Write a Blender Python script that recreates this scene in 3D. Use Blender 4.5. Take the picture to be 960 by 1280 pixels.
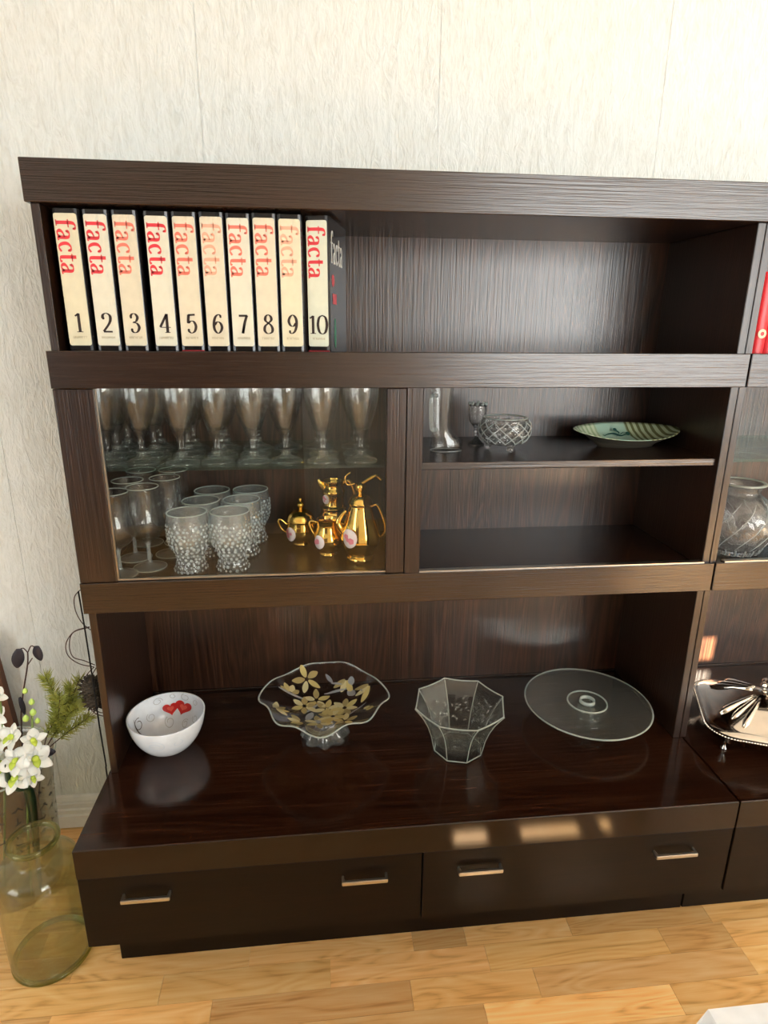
import bpy, bmesh, math, random
from mathutils import Vector, Matrix, noise
from math import pi, sin, cos, radians, atan2, hypot

for o in list(bpy.data.objects):
    bpy.data.objects.remove(o)
SC = bpy.context.scene
COL = SC.collection
random.seed(7)

# ------------------------------------------------------------------ camera
CAM_LOC = Vector((0.50204, -1.23607, 1.42574))
R = Vector((0.994609, -0.103405, 0.007751))
U = Vector((0.022251, 0.285837, 0.958020))
F = Vector((0.101280, 0.952683, -0.286597))
cam_data = bpy.data.cameras.new('camera')
cam_data.sensor_width = 36.0
cam_data.lens = 21.628
cam_data.clip_start = 0.01
cam = bpy.data.objects.new('camera', cam_data)
cam.matrix_world = Matrix(((R.x, U.x, -F.x, CAM_LOC.x), (R.y, U.y, -F.y, CAM_LOC.y),
                           (R.z, U.z, -F.z, CAM_LOC.z), (0, 0, 0, 1)))
COL.objects.link(cam)
SC.camera = cam

# ------------------------------------------------------------------ light
world = bpy.data.worlds.new('world')
SC.world = world
world.use_nodes = True
wb = world.node_tree.nodes['Background']
wb.inputs[0].default_value = (0.75, 0.87, 1.0, 1)
wb.inputs[1].default_value = 1.0

def area(name, loc, target, sx, sy, power, color):
    l = bpy.data.lights.new(name, 'AREA')
    l.shape = 'RECTANGLE'
    l.size, l.size_y = sx, sy
    l.energy = power
    l.color = color
    o = bpy.data.objects.new(name, l)
    o.location = loc
    o.rotation_euler = (Vector(target) - Vector(loc)).to_track_quat('-Z', 'Y').to_euler()
    COL.objects.link(o)
    return o
RX0, RX1, RZ = -2.0, 4.4, 2.55
WIN_X0, WIN_X1, WIN_Z0, WIN_Z1, FRONT_Y = 1.60, 4.20, 0.85, 2.30, -3.30
area('window_daylight', ((WIN_X0 + WIN_X1) / 2, FRONT_Y + 0.03, (WIN_Z0 + WIN_Z1) / 2),
     ((WIN_X0 + WIN_X1) / 2, 0, (WIN_Z0 + WIN_Z1) / 2), WIN_X1 - WIN_X0, WIN_Z1 - WIN_Z0, 105, (0.93, 0.98, 1.0))
# the second window, in the left wall, lights the left side of the room
area('window_daylight_left', (RX0 + 0.03, -1.95, 1.25), (0, -1.95, 1.25), 1.7, 1.5, 34, (0.93, 0.98, 1.0))
sun = bpy.data.lights.new('sun', 'SUN')
sun.energy = 130
sun.angle = radians(0.3)
sun.color = (1.0, 0.86, 0.66)
SUN_DIR = Vector((-0.60, 2.69, -1.25)).normalized()
so = bpy.data.objects.new('sun', sun)
so.rotation_euler = SUN_DIR.to_track_quat('-Z', 'Y').to_euler()
so.location = (3, -6, 3)
COL.objects.link(so)
SC.view_settings.view_transform = 'Standard'
SC.view_settings.look = 'None'
SC.view_settings.gamma = 1.0
SC.view_settings.use_curve_mapping = False
SC.view_settings.exposure = 0.12
SC.cycles.max_bounces = 16
SC.cycles.transmission_bounces = 14
SC.cycles.transparent_max_bounces = 24
SC.cycles.sample_clamp_indirect = 6.0

# ------------------------------------------------------------------ helpers
def link(o, parent=None):
    COL.objects.link(o)
    if parent is not None:
        o.parent = parent
    return o

def thing(name, label, cat, loc=(0, 0, 0), rz=0.0, group=None):
    o = bpy.data.objects.new(name, None)
    o.empty_display_size = 0.05
    o.location = loc
    o.rotation_euler = (0, 0, rz)
    o['label'] = label
    o['category'] = cat
    if group:
        o['group'] = group
    return link(o)

def tag(o, label, cat, group=None):
    o['label'] = label
    o['category'] = cat
    if group:
        o['group'] = group
    return o

def finish(name, bm, mat, parent=None, smooth=False, label=None, kind=None, sharp=None, loc=None):
    if len(bm.faces):
        bmesh.ops.recalc_face_normals(bm, faces=bm.faces)
    me = bpy.data.meshes.new(name)
    bm.to_mesh(me)
    bm.free()
    if mat is not None:
        for m in (mat if isinstance(mat, (list, tuple)) else [mat]):
            me.materials.append(m)
    if smooth:
        for p in me.polygons:
            p.use_smooth = True
        if sharp:
            me.set_sharp_from_angle(angle=radians(sharp))
    o = bpy.data.objects.new(name, me)
    if loc is not None:
        o.location = loc
    if label:
        o['label'] = label
    if kind:
        o['kind'] = kind
    return link(o, parent)

def dup(root, loc=None, rz=None, label=None, group=None):
    r = root.copy()
    COL.objects.link(r)
    if loc is not None:
        r.location = loc
    if rz is not None:
        r.rotation_euler = (0, 0, rz)
    if label:
        r['label'] = label
    if group:
        r['group'] = group
    for ch in list(root.children):
        c = ch.copy()
        COL.objects.link(c)
        c.parent = r
        for g in list(ch.children):
            d = g.copy()
            COL.objects.link(d)
            d.parent = c
    return r

def add_box(bm, x0, x1, y0, y1, z0, z1, bevel=0.0):
    if x1 < x0:
        x0, x1 = x1, x0
    vs = [bm.verts.new((x, y, z)) for z in (z0, z1) for y in (y0, y1) for x in (x0, x1)]
    fs = []
    for a in ((0, 2, 3, 1), (4, 5, 7, 6), (0, 1, 5, 4), (2, 6, 7, 3), (0, 4, 6, 2), (1, 3, 7, 5)):
        fs.append(bm.faces.new([vs[i] for i in a]))
    if bevel:
        es = list({e for f in fs for e in f.edges})
        bmesh.ops.bevel(bm, geom=es, offset=bevel, segments=1, affect='EDGES')

def box(name, x0, x1, y0, y1, z0, z1, mat, parent=None, bevel=0.0012, label=None, kind=None):
    bm = bmesh.new()
    add_box(bm, x0, x1, y0, y1, z0, z1, bevel)
    return finish(name, bm, mat, parent, label=label, kind=kind)

def add_prism(bm, pts, axis, a0, a1):
    """extrude a closed 2D outline along an axis: 'x' -> pts are (y,z); 'y' -> (x,z); 'z' -> (x,y)"""
    def P(p, a):
        return {'x': (a, p[0], p[1]), 'y': (p[0], a, p[1]), 'z': (p[0], p[1], a)}[axis]
    A = [bm.verts.new(P(p, a0)) for p in pts]
    B = [bm.verts.new(P(p, a1)) for p in pts]
    bm.faces.new(A)
    bm.faces.new(B[::-1])
    n = len(pts)
    for i in range(n):
        bm.faces.new((A[i], B[i], B[(i + 1) % n], A[(i + 1) % n]))

def add_lathe(bm, prof, seg=40, fn=None, closed=True, c=(0, 0, 0)):
    """prof: list of (r, z); closed = profile is a loop (solid of revolution with wall)"""
    rings = []
    for r, z in prof:
        if r < 1e-6:
            rings.append([bm.verts.new((c[0], c[1], c[2] + z))])
        else:
            ring = []
            for i in range(seg):
                t = 2 * pi * i / seg
                if r > 50:            # smooth inner wall of a patterned glass
                    rr, zz = r - 100, z
                else:
                    rr, zz = (r, z) if fn is None else fn(r, z, t)
                ring.append(bm.verts.new((c[0] + rr * cos(t), c[1] + rr * sin(t), c[2] + zz)))
            rings.append(ring)
    n = len(rings)
    for k in range(n if closed else n - 1):
        a, b = rings[k], rings[(k + 1) % n]
        if len(a) == 1 and len(b) == 1:
            continue
        for i in range(seg):
            j = (i + 1) % seg
            if len(a) == 1:
                bm.faces.new((a[0], b[j], b[i]))
            elif len(b) == 1:
                bm.faces.new((a[i], a[j], b[0]))
            else:
                bm.faces.new((a[i], a[j], b[j], b[i]))

def spline(pts, n=6):
    """Catmull-Rom through the points"""
    out = []
    P = [Vector(p) for p in pts]
    for i in range(len(P) - 1):
        p0 = P[max(i - 1, 0)]; p1 = P[i]; p2 = P[i + 1]; p3 = P[min(i + 2, len(P) - 1)]
        for k in range(n):
            t = k / n
            out.append(0.5 * ((2 * p1) + (p2 - p0) * t + (2 * p0 - 5 * p1 + 4 * p2 - p3) * t * t
                              + (3 * p1 - p0 - 3 * p2 + p3) * t ** 3))
    out.append(P[-1])
    return out

def add_tube(bm, pts, rad, seg=8, cap=True):
    P = [Vector(p) for p in pts]
    n = len(P)
    rads = rad if isinstance(rad, (list, tuple)) else [rad] * n
    T = []
    for i in range(n):
        t = P[min(i + 1, n - 1)] - P[max(i - 1, 0)]
        T.append(t.normalized() if t.length > 1e-9 else Vector((0, 0, 1)))
    ref = Vector((0, 0, 1)) if abs(T[0].z) < 0.9 else Vector((1, 0, 0))
    nrm = (ref - T[0] * ref.dot(T[0])).normalized()
    rings = []
    for i in range(n):
        nrm = nrm - T[i] * nrm.dot(T[i])
        nrm = nrm.normalized() if nrm.length > 1e-6 else T[i].orthogonal().normalized()
        bn = T[i].cross(nrm)
        rings.append([bm.verts.new(P[i] + (nrm * cos(2 * pi * k / seg) + bn * sin(2 * pi * k / seg)) * rads[i])
                      for k in range(seg)])
    for i in range(n - 1):
        for k in range(seg):
            j = (k + 1) % seg
            bm.faces.new((rings[i][k], rings[i][j], rings[i + 1][j], rings[i + 1][k]))
    if cap:
        bm.faces.new(rings[0][::-1])
        bm.faces.new(rings[-1])

def add_ball(bm, c, r, seg=10, rings=6, sz=1.0):
    prof = [(r * sin(pi * k / rings), -r * sz * cos(pi * k / rings)) for k in range(rings + 1)]
    add_lathe(bm, prof, seg, closed=False, c=c)

def petal_mesh(bm, c, dirv, up, length, width, cup=0.25, n=6):
    d = Vector(dirv).normalized()
    u = (Vector(up) - d * Vector(up).dot(d)).normalized()
    s = d.cross(u)
    c = Vector(c)
    rows_ = []
    for k in range(n + 1):
        f = k / n
        w = width * sin(pi * (0.10 + 0.88 * f)) ** 0.7
        mid = c + d * length * f + u * (cup * length * (f - f * f * 1.4))
        rows_.append([bm.verts.new(mid - s * w + u * w * 0.25), bm.verts.new(mid), bm.verts.new(mid + s * w + u * w * 0.25)])
    th = u * -0.0007
    rows2 = [[bm.verts.new(v.co + th) for v in r] for r in rows_]
    for rr in (rows_, rows2):
        for k in range(n):
            for q in range(2):
                bm.faces.new((rr[k][q], rr[k + 1][q], rr[k + 1][q + 1], rr[k][q + 1]))
    for k in range(n):
        for q in (0, 2):
            bm.faces.new((rows_[k][q], rows_[k + 1][q], rows2[k + 1][q], rows2[k][q]))
    for k in (0, n):
        for q in range(2):
            bm.faces.new((rows_[k][q], rows_[k][q + 1], rows2[k][q + 1], rows2[k][q]))

def resample(prof, n):
    """smooth a profile (r,z) by a spline"""
    return [(max(p.x, 0.0), p.y) for p in spline([(a, b, 0) for a, b in prof], n)]

def wall_profile(outer, th, floor_th, smooth_in=False):
    """outer: (r,z) from the base upward; returns closed loop with a wall of thickness th"""
    inner = []
    for i, (r, z) in enumerate(outer):
        if z >= outer[0][1] + floor_th and r - th > 0.001:
            inner.append((r - th + (100 if smooth_in else 0), z))
    inner = inner[::-1]
    inner.append((0.0, inner[-1][1] - th * 0.2))
    return [(0.0, outer[0][1])] + outer + inner

# ------------------------------------------------------------------ materials
def mat(name):
    m = bpy.data.materials.new(name)
    m.use_nodes = True
    nt = m.node_tree
    return m, nt, nt.nodes['Principled BSDF'], nt.nodes['Material Output']

def N(nt, t, **kw):
    n = nt.nodes.new(t)
    for k, v in kw.items():
        if k in n.inputs:
            n.inputs[k].default_value = v
        else:
            setattr(n, k, v)
    return n

def ramp(nt, stops, fac):
    r = nt.nodes.new('ShaderNodeValToRGB')
    e = r.color_ramp.elements
    while len(e) < len(stops):
        e.new(0.5)
    for i, (p, c) in enumerate(stops):
        e[i].position = p
        e[i].color = (*c, 1)
    nt.links.new(fac, r.inputs[0])
    return r

def coords(nt, scale, rot=(0, 0, 0), kind='Object', jitter=0.0):
    tc = nt.nodes.new('ShaderNodeTexCoord')
    mp = nt.nodes.new('ShaderNodeMapping')
    mp.inputs['Scale'].default_value = scale
    mp.inputs['Rotation'].default_value = rot
    nt.links.new(tc.outputs[kind], mp.inputs['Vector'])
    if jitter:
        oi = nt.nodes.new('ShaderNodeObjectInfo')
        mul = N(nt, 'ShaderNodeMath', operation='MULTIPLY')
        mul.inputs[1].default_value = jitter
        nt.links.new(oi.outputs['Random'], mul.inputs[0])
        add = nt.nodes.new('ShaderNodeVectorMath')
        add.operation = 'ADD'
        nt.links.new(mp.outputs[0], add.inputs[0])
        nt.links.new(mul.outputs[0], add.inputs[1])
        return add.outputs[0]
    return mp.outputs[0]

def bump(nt, height, bsdf, strength=0.2, dist=0.01):
    b = nt.nodes.new('ShaderNodeBump')
    b.inputs['Strength'].default_value = strength
    b.inputs['Distance'].default_value = dist
    nt.links.new(height, b.inputs['Height'])
    nt.links.new(b.outputs[0], bsdf.inputs['Normal'])

def wood(name, axis, dark, mid, light, rough, spec=0.5, bumpy=0.25, figure=0.5, coat=0.0):
    m, nt, b, out = mat(name)
    stretch = {'x': (1.3, 22, 22), 'z': (22, 22, 1.3), 'y': (22, 1.3, 22)}[axis]
    fine = {'x': (5, 260, 260), 'z': (260, 260, 5), 'y': (260, 5, 260)}[axis]
    v = coords(nt, stretch, jitter=9.0)
    n1 = N(nt, 'ShaderNodeTexNoise', Scale=1.0, Detail=4.0, Roughness=0.6, Distortion=0.6)
    nt.links.new(v, n1.inputs['Vector'])
    vb = coords(nt, {'x': (0.6, 9, 9), 'z': (9, 9, 0.6), 'y': (9, 0.6, 9)}[axis], jitter=5.0)
    w = N(nt, 'ShaderNodeTexNoise', Scale=1.0, Detail=2.0, Distortion=1.2)
    nt.links.new(vb, w.inputs['Vector'])
    # contour lines of a slow noise make the cathedral figure
    mul = N(nt, 'ShaderNodeMath', operation='MULTIPLY')
    mul.inputs[1].default_value = 16.0
    nt.links.new(w.outputs['Fac'], mul.inputs[0])
    fr = N(nt, 'ShaderNodeMath', operation='PINGPONG')
    fr.inputs[1].default_value = 0.5
    nt.links.new(mul.outputs[0], fr.inputs[0])
    mx = N(nt, 'ShaderNodeMix')
    mx.data_type = 'FLOAT'
    mx.inputs[0].default_value = figure
    nt.links.new(n1.outputs['Fac'], mx.inputs[2])
    m2 = N(nt, 'ShaderNodeMath', operation='MULTIPLY')
    m2.inputs[1].default_value = 1.7
    nt.links.new(fr.outputs[0], m2.inputs[0])
    nt.links.new(m2.outputs[0], mx.inputs[3])
    vf = coords(nt, fine, jitter=3.0)
    n2 = N(nt, 'ShaderNodeTexNoise', Scale=1.0, Detail=2.0, Roughness=0.7)
    nt.links.new(vf, n2.inputs['Vector'])
    mx2 = N(nt, 'ShaderNodeMix')
    mx2.data_type = 'FLOAT'
    mx2.inputs[0].default_value = 0.35
    nt.links.new(mx.outputs[0], mx2.inputs[2])
    nt.links.new(n2.outputs['Fac'], mx2.inputs[3])
    r = ramp(nt, [(0.25, dark), (0.5, mid), (0.78, light)], mx2.outputs[0])
    nt.links.new(r.outputs[0], b.inputs['Base Color'])
    b.inputs['Roughness'].default_value = rough
    b.inputs['Specular IOR Level'].default_value = spec
    if coat:
        b.inputs['Coat Weight'].default_value = coat
        b.inputs['Coat Roughness'].default_value = 0.06
    bump(nt, n2.outputs['Fac'], b, bumpy, 0.0012)
    return m

DK, MD, LT = (0.009, 0.0036, 0.0018), (0.019, 0.0076, 0.0037), (0.038, 0.0155, 0.0078)
W_H = wood('wenge_board', 'x', DK, MD, LT, 0.27, spec=0.85, bumpy=0.5, figure=0.35)
W_V = wood('wenge_upright', 'z', DK, MD, LT, 0.30, spec=0.7, bumpy=0.5, figure=0.35)
W_BACK = wood('walnut_back_veneer', 'z', (0.012, 0.0046, 0.0023), (0.036, 0.0140, 0.0066), (0.085, 0.034, 0.0165), 0.30, spec=0.85, bumpy=0.5, figure=0.55)
W_TOP = wood('polished_walnut_top', 'x', (0.009, 0.0028, 0.0013), (0.022, 0.0072, 0.0033), (0.048, 0.0175, 0.0083), 0.14, spec=0.45, bumpy=0.08, figure=0.45)
W_RAIL = wood('lacquered_front_rail', 'x', (0.007, 0.0030, 0.0016), (0.012, 0.0052, 0.0027), (0.017, 0.0068, 0.0032), 0.09, spec=0.35, bumpy=0.02, figure=0.3)
W_BASE = wood('wenge_base_front', 'x', (0.0035, 0.0015, 0.0008), (0.0055, 0.0024, 0.0012), (0.0105, 0.0042, 0.0019), 0.42, spec=0.18, bumpy=0.08, figure=0.3)

def plain(name, col, rough=0.5, metal=0.0, spec=0.5, **kw):
    m, nt, b, out = mat(name)
    v = coords(nt, (1, 1, 1))
    n = N(nt, 'ShaderNodeTexNoise', Scale=35.0, Detail=3.0)
    nt.links.new(v, n.inputs['Vector'])
    r = ramp(nt, [(0.3, tuple(c * 0.93 for c in col)), (0.7, tuple(min(1, c * 1.05) for c in col))], n.outputs['Fac'])
    nt.links.new(r.outputs[0], b.inputs['Base Color'])
    b.inputs['Roughness'].default_value = rough
    b.inputs['Metallic'].default_value = metal
    b.inputs['Specular IOR Level'].default_value = spec
    for k, val in kw.items():
        b.inputs[k].default_value = val
    return m

def schlick(nt, f0, power=5.0):
    lw = nt.nodes.new('ShaderNodeLayerWeight')
    lw.inputs[0].default_value = 0.5
    p = N(nt, 'ShaderNodeMath', operation='POWER')
    p.inputs[1].default_value = power
    nt.links.new(lw.outputs['Facing'], p.inputs[0])
    m = N(nt, 'ShaderNodeMath', operation='MULTIPLY_ADD')
    m.inputs[1].default_value = 1.0 - f0
    m.inputs[2].default_value = f0
    nt.links.new(p.outputs[0], m.inputs[0])
    return m.outputs[0]

def glass(name, col=(1, 1, 1), ior=1.48, refr=0.4, rough=0.0, scatter=0.0, dcol=(0.8, 0.85, 0.85), f0=0.06):
    """clear glass: part passes straight through as in a thin wall, part refracts as in thick glass,
    with a Fresnel mirror on the surface and an optional milky share for seeded glass and painted gleam"""
    m = bpy.data.materials.new(name)
    m.use_nodes = True
    nt = m.node_tree
    nt.nodes.remove(nt.nodes['Principled BSDF'])
    out = nt.nodes['Material Output']
    tr = nt.nodes.new('ShaderNodeBsdfTransparent')
    tr.inputs[0].default_value = (*col, 1)
    gl = N(nt, 'ShaderNodeBsdfGlossy', Roughness=rough)
    mx = nt.nodes.new('ShaderNodeMixShader')
    nt.links.new(schlick(nt, f0, 5.0), mx.inputs[0])
    nt.links.new(tr.outputs[0], mx.inputs[1])
    nt.links.new(gl.outputs[0], mx.inputs[2])
    g = N(nt, 'ShaderNodeBsdfGlass', IOR=ior, Roughness=rough)
    g.inputs['Color'].default_value = (*col, 1)
    m2 = nt.nodes.new('ShaderNodeMixShader')
    m2.inputs[0].default_value = refr
    nt.links.new(mx.outputs[0], m2.inputs[1])
    nt.links.new(g.outputs[0], m2.inputs[2])
    last = m2
    if scatter:
        d = nt.nodes.new('ShaderNodeBsdfTranslucent')
        d2 = nt.nodes.new('ShaderNodeBsdfDiffuse')
        for q in (d, d2):
            q.inputs[0].default_value = (*dcol, 1)
        a = nt.nodes.new('ShaderNodeMixShader')
        a.inputs[0].default_value = 0.6
        nt.links.new(d.outputs[0], a.inputs[1])
        nt.links.new(d2.outputs[0], a.inputs[2])
        x = nt.nodes.new('ShaderNodeMixShader')
        x.inputs[0].default_value = scatter
        nt.links.new(m2.outputs[0], x.inputs[1])
        nt.links.new(a.outputs[0], x.inputs[2])
        last = x
    nt.links.new(last.outputs[0], out.inputs[0])
    return m

M_GLASS = glass('clear_glass', (0.997, 1, 0.998), 1.48, 0.15, f0=0.05)
M_FOOT = glass('gleam_tinted_glass_foot', (0.99, 1, 0.995), 1.5, 0.35, 0.0, 0.055, (0.80, 0.90, 0.87), f0=0.08)  # slight milky share painted in so the feet look bright
M_EDGE = glass('gleam_tinted_glass_edge', (0.97, 1.0, 0.97), 1.5, 0.25, 0.0, 0.38, (0.86, 0.93, 0.87), f0=0.10)  # whitish scatter stands in for light piped to rims and edges
M_STEMG = glass('gleam_tinted_glass_stem', (0.98, 1, 0.99), 1.5, 0.35, 0.0, 0.22, (0.85, 0.92, 0.90), f0=0.10)  # pale scatter brightens the stems in place of real glints
M_RELIEF = glass('sparkle_tinted_glass_relief', (0.99, 1, 0.995), 1.5, 0.35, 0.0, 0.30, (0.90, 0.97, 0.96), f0=0.12)  # white scatter imitates sparkle on the raised patterns
M_CRYSTAL = glass('cut_crystal', (1, 1, 1), 1.56, 0.85, 0.0, 0.03, (0.9, 0.95, 0.95), f0=0.12)
M_HAMMER = glass('sparkle_tinted_hammered_glass', (1, 1, 1), 1.52, 0.6, 0.0, 0.10, (0.88, 0.95, 0.95), f0=0.14)  # icy scatter stands in for the glitter of the facets
M_PRESS = glass('pressed_glass', (0.985, 1.0, 0.985), 1.5, 0.30, 0.0, 0.015, (0.8, 0.9, 0.82), f0=0.05)
M_FROST = glass('seeded_grey_glass', (0.96, 0.97, 0.95), 1.4, 0.25, 0.08, 0.075, (0.58, 0.60, 0.55))
M_GREEN = glass('pale_green_glass', (0.955, 0.965, 0.87), 1.42, 0.12, 0.0, 0.012, (0.60, 0.62, 0.45))
M_POT = glass('smoky_glass', (0.90, 0.90, 0.86), 1.3, 0.08, 0.02, 0.045, (0.60, 0.60, 0.55))
M_PANE = glass('door_pane_glass', (0.985, 0.992, 0.988), 1.5, 0.0, 0.0, 0.0, f0=0.030)
M_SHELFG = glass('shelf_glass_edge', (0.88, 0.98, 0.94), 1.5, 0.25, 0.0, 0.015, (0.6, 0.85, 0.75))
M_GOLD = plain('bright_gold', (0.95, 0.62, 0.16), 0.10, 1.0)
M_SILVER = plain('polished_silver', (0.86, 0.82, 0.75), 0.10, 1.0)
M_STEEL = plain('brushed_nickel', (0.62, 0.58, 0.52), 0.30, 1.0)
M_BLACKGLOSS = plain('black_jacket', (0.012, 0.010, 0.010), 0.16)
M_WHITE_PRINT = plain('white_print', (0.85, 0.85, 0.80), 0.4)
M_NUM = plain('dark_brown_print', (0.022, 0.010, 0.008), 0.5)
M_SMALL = plain('faded_grey_print', (0.42, 0.36, 0.22), 0.6)
M_PAPER = plain('page_block_paper', (0.75, 0.68, 0.52), 0.8)
M_CORD = plain('black_cord', (0.008, 0.007, 0.007), 0.8, spec=0.2)
M_TWIG = plain('brown_twig', (0.055, 0.025, 0.02), 0.7)
M_CONE = plain('pine_cone_brown', (0.06, 0.045, 0.03), 0.75)
M_LEAFDK = plain('dark_leaf', (0.012, 0.035, 0.014), 0.35)
M_LEAFBLK = plain('dark_purple_leaf', (0.020, 0.018, 0.030), 0.5)
M_STEM = plain('green_stem', (0.16, 0.24, 0.07), 0.5)
M_PETAL = plain('white_petal', (0.88, 0.90, 0.86), 0.45)
M_LIP = plain('lime_yellow_throat', (0.55, 0.70, 0.08), 0.45)
M_BUD = plain('lime_bud', (0.50, 0.72, 0.16), 0.45)
M_NEEDLE = plain('yellow_green_needle', (0.36, 0.38, 0.07), 0.5)
M_CLOTH = plain('white_cloth', (0.84, 0.86, 0.88), 0.8)
M_CEIL = plain('ceiling_white', (0.80, 0.79, 0.75), 0.8)
M_SKIRT = plain('white_skirting', (0.80, 0.79, 0.74), 0.4)
M_BARK = plain('red_brown_board', (0.12, 0.045, 0.02), 0.6)
M_PORC = plain('white_opal_glass', (0.82, 0.87, 0.92), 0.12)
M_HEART = plain('red_heart', (0.62, 0.018, 0.014), 0.3)
M_HEARTL = plain('pale_red_heart_middle', (0.80, 0.12, 0.08), 0.3)
M_SWIRL = plain('grey_swirl', (0.42, 0.42, 0.42), 0.4)
M_SWIRLB = plain('brown_swirl', (0.06, 0.035, 0.03), 0.4)
M_GOLDPT = plain('gold_painted_petal', (0.72, 0.60, 0.24), 0.35, 0.35)
M_GOLDPT2 = plain('pale_gold_painted_petal', (0.80, 0.72, 0.40), 0.35, 0.35)
M_GOLDPT3 = plain('dull_gold_painted_petal', (0.50, 0.40, 0.17), 0.4, 0.35)
M_SILVPT = plain('silver_painted_leaf', (0.42, 0.44, 0.46), 0.35, 0.4)
M_REDBOOK = plain('red_book_cloth', (0.62, 0.015, 0.025), 0.35)
M_GILT = plain('gilt_print', (0.85, 0.62, 0.38), 0.4)
M_PINK = plain('pink_rose', (0.75, 0.22, 0.28), 0.35)
M_PALEPINK = plain('pale_porcelain_medallion', (0.85, 0.72, 0.70), 0.25)
M_MARK = plain('dark_etching', (0.055, 0.05, 0.045), 0.6)

# wallpaper: cream, embossed with short slanting brush marks
def wallpaper():
    m, nt, b, out = mat('embossed_cream_wallpaper')
    v = coords(nt, (34, 34, 8.5))
    n = N(nt, 'ShaderNodeTexNoise', Scale=1.0, Detail=3.0, Roughness=0.55, Distortion=1.6)
    nt.links.new(v, n.inputs['Vector'])
    v2 = coords(nt, (60, 60, 20), rot=(0, 0.5, 0))
    n2 = N(nt, 'ShaderNodeTexNoise', Scale=1.0, Detail=2.0, Roughness=0.6, Distortion=2.2)
    nt.links.new(v2, n2.inputs['Vector'])
    mx = N(nt, 'ShaderNodeMix')
    mx.data_type = 'FLOAT'
    mx.inputs[0].default_value = 0.45
    nt.links.new(n.outputs['Fac'], mx.inputs[2])
    nt.links.new(n2.outputs['Fac'], mx.inputs[3])
    r = ramp(nt, [(0.30, (0.645, 0.67, 0.635)), (0.5, (0.735, 0.77, 0.75)), (0.7, (0.795, 0.83, 0.815))], mx.outputs[0])
    nt.links.new(r.outputs[0], b.inputs['Base Color'])
    b.inputs['Roughness'].default_value = 0.55
    b.inputs['Specular IOR Level'].default_value = 0.3
    bump(nt, mx.outputs[0], b, 0.8, 0.008)
    return m
M_WALL = wallpaper()

def parquet():
    m, nt, b, out = mat('oak_parquet_strip')
    oi = nt.nodes.new('ShaderNodeObjectInfo')
    v = coords(nt, (4.0, 70, 70), jitter=40.0)
    n = N(nt, 'ShaderNodeTexNoise', Scale=1.0, Detail=4.0, Roughness=0.6, Distortion=0.8)
    nt.links.new(v, n.inputs['Vector'])
    vb = coords(nt, (2.0, 11, 11), jitter=23.0)
    w = N(nt, 'ShaderNodeTexNoise', Scale=1.0, Detail=1.0, Distortion=0.8)
    nt.links.new(vb, w.inputs['Vector'])
    mul = N(nt, 'ShaderNodeMath', operation='MULTIPLY')
    mul.inputs[1].default_value = 11.0
    nt.links.new(w.outputs['Fac'], mul.inputs[0])
    fr = N(nt, 'ShaderNodeMath', operation='PINGPONG')
    fr.inputs[1].default_value = 0.5
    nt.links.new(mul.outputs[0], fr.inputs[0])
    ad = N(nt, 'ShaderNodeMath', operation='MULTIPLY_ADD')
    nt.links.new(fr.outputs[0], ad.inputs[0])
    ad.inputs[1].default_value = 0.45
    nt.links.new(n.outputs['Fac'], ad.inputs[2])
    r = ramp(nt, [(0.35, (0.62, 0.315, 0.098)), (0.55, (0.86, 0.495, 0.18)), (0.85, (0.93, 0.63, 0.29))], ad.outputs[0])
    mx = N(nt, 'ShaderNodeMix')
    mx.data_type = 'RGBA'
    mx.blend_type = 'MULTIPLY'
    mx.inputs[0].default_value = 1.0
    nt.links.new(r.outputs[0], mx.inputs[6])
    nt.links.new(oi.outputs['Color'], mx.inputs[7])
    nt.links.new(mx.outputs[2], b.inputs['Base Color'])
    b.inputs['Roughness'].default_value = 0.33
    bump(nt, n.outputs['Fac'], b, 0.08, 0.001)
    return m
M_FLOOR = parquet()
M_FLOORBASE = wood('floor_underlay_oak', 'x', (0.56, 0.285, 0.082), (0.70, 0.40, 0.13), (0.80, 0.5, 0.2), 0.35, bumpy=0.05)

# ------------------------------------------------------------------ room
WY = 0.345                      # face of the back wall
fl = box('floor', RX0, RX1, FRONT_Y, WY, -0.05, -0.0035, M_FLOORBASE, bevel=0, kind='structure')
PLK = 0.0665
row_joints = {3: [0.31, 0.6993, 0.8289, 1.093, 1.4581, 1.83], 4: [0.12, 0.4992, 0.8693, 1.3105, 1.48, 1.90],
              5: [-0.10, 0.2393, 0.679, 0.967, 1.4842, 1.75], 6: [0.0588, 0.3795, 0.8332, 1.2666, 1.62],
              7: [0.21, 0.52, 0.95, 1.35]}
row_tones = {3: [0.92, 0.98, 0.70, 0.96, 0.78, 0.98, 0.85], 4: [0.95, 0.86, 1.0, 0.92, 0.82, 1.05, .9], 5: [0.82, 1.05, 0.74, 0.95, 0.86, 1.05, 1.0],
             6: [0.80, 1.15, 0.80, 1.22, 0.95, 0.9], 7: [0.8, 1.1, 0.75, 1.05, 0.9]}
y_top = -0.1430 + PLK * 7 + 0.001
plank_mesh = {}
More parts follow.
